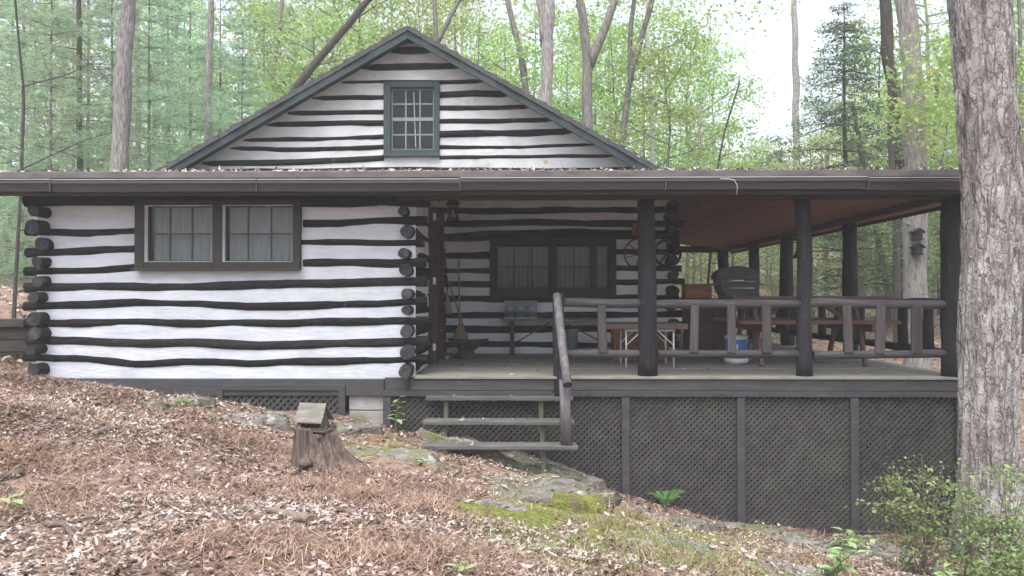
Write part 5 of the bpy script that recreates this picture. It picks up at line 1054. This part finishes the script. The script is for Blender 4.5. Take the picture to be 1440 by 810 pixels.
# ------------------------------------------------------------------ fallen leaves, bracken, grass (nobody could count them)
def leafshape(kind):
    if kind == 'oak': u = [-.34,-.2,-.07,.06,.2,.33]; h = [.07,.20,.10,.22,.09,.15]
    else: u = [-.25,.08]; h = [.19,.21]
    V = [(-.5,0,0)]
    for a, b in zip(u, h): V += [(a,-b,.06),(a,0,0),(a,b,.06)]
    V.append((.5,0,0)); n = len(u); F_ = [(0,1,2),(0,2,3)]
    for i in range(n-1):
        a = 1+3*i; b = a+3; F_ += [(a,b,b+1),(a,b+1,a+1),(a+1,b+1,b+2),(a+1,b+2,a+2)]
    a = 1+3*(n-1); e = len(V)-1; F_ += [(a,e,a+1),(a+1,e,a+2)]
    return np.array(V, float), np.array(F_)
def scatter_leaves(name, x, y, z, kind, size, tilt, mat, g=rng, kindtag='stuff'):
    B, Fb = leafshape(kind); n = len(x); nv = len(B); S = size*g.uniform(.6, 1.25, n); cur = g.normal(size=n)*.5; cur2 = g.normal(size=n)*.35
    L = np.repeat(B[None], n, 0).copy(); L[:,:,2] = L[:,:,2]*g.choice([-1,1], n)[:,None] + cur[:,None]*L[:,:,0]**2*1.6 + cur2[:,None]*L[:,:,1]**2*5; L *= S[:,None,None]
    nrm = unit(np.stack([g.normal(size=n)*tilt, g.normal(size=n)*tilt, np.ones(n)], 1)); u = unit(np.cross(nrm, g.normal(size=(n,3)))); s = np.cross(nrm, u)
    V = L[:,:,0:1]*u[:,None]+L[:,:,1:2]*s[:,None]+L[:,:,2:3]*nrm[:,None] + np.stack([x,y,z],1)[:,None]
    Fc = (Fb[None]+np.arange(n)[:,None,None]*nv).reshape(-1, 3); c = V.reshape(-1,3).mean(0)
    return tag(np_mesh(name, V.reshape(-1,3)-c, Fc, M[mat], None, c), kind=kindtag)
def frame_pts(n, d0, d1, wide=1.1):
    n = int(n*wide/.72)
    y = np.sqrt(rng.uniform(d0*d0, d1*d1, n)); x = rng.uniform(-wide, wide, n)*y; return x, y
def clear(x, y): return ~((x > XL-.1) & (x < XE+.2) & (y > 9.62)) & ~((np.abs(x-.02) < .5) & (np.abs(y-8.45) < .38))
for kind, n, d0, d1, size in (('oak', 9000, 2.4, 7.4, .075), ('beech', 34000, 2.4, 7.6, .043), ('beech', 26000, 7.0, 10.6, .058), ('oak', 5000, 7.0, 10.6, .085)):
    x, y = frame_pts(n, d0, d1); keep = clear(x, y) & (rng.random(len(x)) > np.clip(moss_at(x, y)*1.15, 0, .95)) & (rng.random(len(x)) < .5 + 1.3*(vn(x*.9, y*.9, 0, 121)-.3)); x, y = x[keep], y[keep]
    z = gz(x, y); zr, ms = on_rocks(x, y, z); keep = (zr <= z+.004) | (rng.random(len(x)) < np.where(ms, .07, .3)); x, y, zr = x[keep], y[keep], zr[keep]
    pale = vn(x*1.15+3, y*1.5, 0, 131)*.65 + vn(x*3.1, y*3.6, 0, 132)*.35 + rng.normal(size=len(x))*.09 > .5
    for q_, mt in ((pale, 'litter'), (~pale, 'litter_dark')):
        scatter_leaves('fallen_leaves', x[q_], y[q_], (zr+rng.uniform(.002, .03, len(x)))[q_], kind, size, .3, mt)
x, y = frame_pts(26000, 10.5, 46, 1.2); keep = ~((x > -6.6) & (x < XE+.3) & (y < 21.6)); x, y = x[keep], y[keep]
scatter_leaves('fallen_leaves', x, y, gz(x, y)+.03, 'beech', .16, .35, 'litter')
xr = rng.uniform(EXL, EXR, 420); yr = EY + np.abs(rng.normal(size=420))*.35 + .03        # leaves on the porch roof edge
scatter_leaves('fallen_leaves', xr, yr, rtop(yr)+.012+rng.uniform(0,.02,420), 'beech', .085, .5, 'litter')
xs_ = np.concatenate([rng.uniform(PX(620, 9.6), PX(790, 9.6), 26), rng.uniform(-1.2, 5, 40)]); ys_ = np.concatenate([rng.choice([9.58, 9.28, 8.98], 26)+rng.uniform(-.06,.12,26), rng.uniform(9.75, 12, 40)])
zs_ = np.where(ys_ > 9.7, DZ+.012, np.where(ys_ > 9.45, PZ(558, 9.5), np.where(ys_ > 9.15, PZ(592, 9.2), PZ(626.5, 8.9)))+.012)
scatter_leaves('fallen_leaves', xs_, ys_, zs_, 'beech', .07, .35, 'litter')
def blades(x, y, L, wd, arch, up, n_seg, mat, name, spread=.05, lean=None):
    n = len(x); az = rng.uniform(0, 2*math.pi, n) if lean is None else lean; l = L*rng.uniform(.5, 1.3, n); a = arch*rng.uniform(.4, 1.3, n); z0 = gz(x, y)-.005
    D = np.stack([np.cos(az), np.sin(az)], 1); S = np.stack([-np.sin(az), np.cos(az), np.zeros(n)], 1); rows = []
    for i in range(n_seg+1):
        t = i/n_seg; h = l*up*(t - a*t*t); r = l*t*(1-.3*(1-a)*t)*(.35+.65*a); w_ = wd*(1-t*.85)
        c = np.stack([x+D[:,0]*r, y+D[:,1]*r, z0+np.maximum(h, .004+.0*h)], 1); rows += [c-S*w_*.5, c+S*w_*.5]
    V = np.stack(rows, 1); nv = V.shape[1]; Fb = np.array([(2*i, 2*i+1, 2*i+3, 2*i+2) for i in range(n_seg)]); Fc = (Fb[None]+np.arange(n)[:,None,None]*nv).reshape(-1, 4); V = V.reshape(-1,3); c = V.mean(0)
    return tag(np_mesh(name, V-c, Fc, M[mat], None, c), kind='stuff')
# mats of dead bracken: centres in photo pixels with a spread
bx, by = [], []
for px, py, nn, sp in ((90,548,900,.30),(40,575,900,.35),(20,640,900,.35),(120,600,700,.3),(290,560,260,.2),(290,612,900,.35),(345,620,600,.3),(60,655,800,.3),(205,640,500,.35),(450,690,600,.3),(520,670,900,.35),(500,700,900,.35),(560,705,700,.3),(610,720,600,.3),(20,720,700,.3),(100,700,400,.3),(260,700,600,.35),(330,760,500,.3),(390,690,700,.35),(610,770,700,.35),(700,790,500,.35),(540,780,500,.3),(180,780,300,.3),(420,790,400,.3),(960,790,300,.3),(1000,730,200,.3),(1130,790,300,.3),(10,530,500,.3),(150,560,500,.25),(640,690,400,.25)):
    x, y = ground_at(px, py); bx.append(x+rng.normal(size=nn)*sp*.75); by.append(y+rng.normal(size=nn)*sp*.6)
bx, by = np.concatenate(bx), np.concatenate(by); kk = clear(bx, by) & (by > 2.6); bx, by = bx[kk], by[kk]
blades(bx, by, .20, .0065, .85, .62, 4, 'bracken', 'dead_bracken'); 
j = rng.random(len(bx)) < .55; blades(bx[j]+rng.normal(size=j.sum())*.03, by[j]+rng.normal(size=j.sum())*.03, .11, .010, .9, .5, 3, 'bracken', 'dead_bracken')
x, y = frame_pts(4200, 3, 9.6); kk = clear(x, y); blades(x[kk], y[kk], .26, .0045, .7, .42, 4, 'straws', 'dry_stalks')
x, y = frame_pts(22000, 3, 9.6); kk = clear(x, y); blades(x[kk], y[kk], .14, .005, .96, .22, 3, 'bracken', 'dead_needles')
x, y = frame_pts(900, 3, 9.6); kk = clear(x, y); blades(x[kk], y[kk], .34, .011, .97, .12, 4, 'twigs', 'fallen_twigs')
gxs, gys = [], []
for px, py, nn, sp in ((770,725,160,.14),(740,700,120,.14),(985,775,260,.3),(1010,800,200,.3),(880,745,120,.25),(845,735,120,.2),(790,790,160,.3),(930,790,160,.25),(1040,760,160,.3),(760,755,260,.3),(830,765,260,.3),(700,770,160,.3),(900,745,160,.3),(1000,790,260,.35),(850,800,200,.35),(960,750,160,.3),(1080,775,160,.3),(560,640,120,.25),(230,575,90,.3),(420,600,80,.25),(700,745,120,.3),(1110,800,140,.3)):
    x, y = ground_at(px, py); gxs.append(x+rng.normal(size=nn)*sp); gys.append(y+rng.normal(size=nn)*sp*.7)
gxs, gys = np.concatenate(gxs), np.concatenate(gys); kk = clear(gxs, gys); blades(gxs[kk], gys[kk], .13, .006, .5, .9, 3, 'grass', 'grass')

# ------------------------------------------------------------------ plants
def leafy_plant(px, py, h, nleaf, size, label, seed, name='leafy_plant', stems=1, mat='plant', bend=.1):
    g = np.random.default_rng(seed); x, y = ground_at(px, py); z = gz(x, y); root = thing(name, (x, y, z), label, 'plant')
    for s in range(stems):
        dx, dy = g.normal(size=2)*bend; hh = h*(1-.25*s/max(1, stems)); pts = [(x+dx*t*t+s*.03, y+dy*t*t, z-.02+hh*t) for t in np.linspace(0, 1, 6)]
        MB().tube(pts, [.006,.0055,.005,.004,.003,.002], 6).build('stem', M['stem'], root)
        for i in range(nleaf):
            t = .25+.75*(i+1)/nleaf; b = np.array([np.interp(t, np.linspace(0,1,6), [p[a] for p in pts]) for a in range(3)]); az = i*2.4+g.random(); D = np.array([math.cos(az), math.sin(az), g.uniform(-.25,.45)]); D /= np.linalg.norm(D); S = np.cross(D, [0,0,1]); S /= np.linalg.norm(S); N = np.cross(S, D)
            L = size*g.uniform(.75, 1.15)*(1.1-.35*t); V = []
            for u, w_, dr in ((.0,.04,0),(.25,.36,.03),(.5,.46,.02),(.75,.32,-.04),(1,.02,-.14)):
                c = b+D*L*(u+.12)+N*L*dr; V += [c-S*L*w_*.5+N*L*.05, c, c+S*L*w_*.5+N*L*.05]
            MB().add(V, [(a, a+3, a+4, a+1) for a in (0,1,3,4,6,7,9,10)]).build('leaf', M[mat], root)
    return root
leafy_plant(556, 608, .42, 14, .13, 'tall single plant with pale oval leaves left of the steps', 1)
leafy_plant(1178, 770, .26, 8, .17, 'broad-leaved light green plant before the right lattice panel', 2, stems=2)
leafy_plant(1160, 822, .42, 9, .15, 'light green plant rising from the bottom edge before the mossy ledge', 3, stems=3)
leafy_plant(12, 722, .10, 4, .15, 'low plant with broad bluish-green leaves at the left edge', 4, bend=.02)
leafy_plant(172, 722, .07, 4, .08, 'tiny green weed among the fallen leaves at the left', 5, bend=.02)
leafy_plant(545, 630, .16, 6, .08, 'small weed on the green-tinged rock', 6)
leafy_plant(585, 655, .10, 5, .09, 'small white-leaved weed under the lowest tread', 7, bend=.03)
leafy_plant(820, 712, .08, 5, .07, 'tiny bright weed on the mossy boulder', 8, bend=.03)
leafy_plant(652, 808, .10, 5, .09, 'small green weed at the lower middle edge', 9, bend=.03)
leafy_plant(1275, 800, .16, 8, .13, 'low broad-leaved plant below the left end of the shrub', 10, stems=2)
leafy_plant(1330, 825, .16, 9, .12, 'low broad-leaved plant under the middle of the shrub', 11, stems=3)
leafy_plant(415, 668, .08, 5, .07, 'small pale weed at the foot of the stump', 12, bend=.02)
def fern(px, py, nf, L, label, seed):
    g = np.random.default_rng(seed); x, y = ground_at(px, py); z = gz(x, y); root = thing('fern', (x, y, z), label, 'fern')
    for i in range(nf):
        az = 2*math.pi*i/nf+g.uniform(-.25,.25); l = L*g.uniform(.75, 1.1); m = MB(); n = 16; sp = []
        for k in range(n+1): t = k/n; sp.append(Vector((x+math.cos(az)*l*t*.7, y+math.sin(az)*l*t*.7, z+l*(1.35*t-.85*t*t))))
        S = Vector((-math.sin(az), math.cos(az), 0))
        for k in range(1, n):
            t = k/n; w_ = l*.27*math.sin(math.pi*min(1, t*.9+.12))**.8; D = (sp[k+1]-sp[k-1]).normalized()
            for sg in (-1, 1):
                a = sp[k]; e = a+S*sg*w_+D*w_*.35+Vector((0,0,-.12*w_)); md = a.lerp(e, .45); m.add([a-D*.004, md-D*.006, e, md+D*.007], [(0,1,2,3)])
        m.build('frond', M['fern'], root)
    return root
fern(935, 712, 11, .33, 'bright green fern growing against the lattice', 1)
fern(385, 590, 5, .16, 'small pale fern before the small lattice vent', 2)
def shrub(pts, label, seed, nl, hs, d0):
    nl = max(3, nl-5)
    g = np.random.default_rng(seed); x, y = ground_at(*pts[0]); y = d0; x = PX(pts[0][0], d0); z = gz(x, y); root = thing('leafy_shrub', (x, y, z), label, 'shrub'); m = MB(); cs = []
    for px, py in pts[1:]:
        e = Vector(P(px, py, y+g.uniform(-.35,.35))); b = Vector((x+g.normal()*.12, y+g.normal()*.1, 0)); b.z = gz(b.x, b.y)-.03; md = b.lerp(e, .55)+Vector((0,0,.12)); q = []
        for t in np.linspace(0, 1, 9): q.append(b*(1-t)**2+md*2*t*(1-t)+e*t*t)
        m.tube(q, [.010-.008*i/8 for i in range(9)], 5)
        for j in range(5):
            t = g.uniform(.35, .95); p = q[int(t*8)]; dd = Vector((g.normal()*.2, g.normal()*.18, g.uniform(-.05,.16))); m.tube([p, p+dd*.5+Vector((0,0,.02)), p+dd], [.004,.003,.0015], 4)
            for u in np.linspace(.3, 1.05, 6): cs.append(p+dd*u)
        for t in np.linspace(.45, 1, 8): cs.append(q[int(t*8)])
    m.build('stem', M['twig'], root); cs = np.array([list(c) for c in cs]); C = np.repeat(cs, nl, 0)+g.normal(size=(len(cs)*nl,3))*np.array([.06,.06,.03]); V, Fc = leaves(C, .045, .58, .55, g=g); c = V.mean(0); np_mesh('foliage', V-c, Fc, M['shrub'], root, c)
    return root
shrub([(1292,790),(1222,676),(1250,645),(1290,640),(1318,655),(1240,705),(1275,690),(1330,690),(1255,655),(1300,700),(1325,735),(1345,765)], 'open spreading shrub with small leaves in front of the right lattice panel', 1, 9, 1, 7.5)
shrub([(1372,800),(1335,650),(1365,660),(1400,640),(1425,690),(1432,740),(1340,720),(1385,715),(1410,650),(1360,760),(1437,670),(1398,765),(1330,780),(1430,790)], 'denser small-leaved shrub around the foot of the foreground trunk', 2, 10, 1, 7.35)
shrub([(1425,815),(1395,790),(1435,770),(1440,715),(1360,800),(1410,800),(1452,760)], 'low small-leaved shrub at the lower right corner', 3, 9, 1, 6.9)

# ------------------------------------------------------------------ haze: thin volume added for the pale glare veil over the wood
hm, ht, ho = node_mat('veil_haze'); pv = ht.nodes.new('ShaderNodeVolumePrincipled'); pv.inputs['Color'].default_value = (.93, .96, .97, 1); pv.inputs['Density'].default_value = .0021; pv.inputs['Anisotropy'].default_value = .0
ht.links.new(pv.outputs[0], ho.inputs['Volume'])
hz = MB().box(-240, 240, -60, 260, -6, 40).build('haze', hm); hz['kind'] = 'stuff'
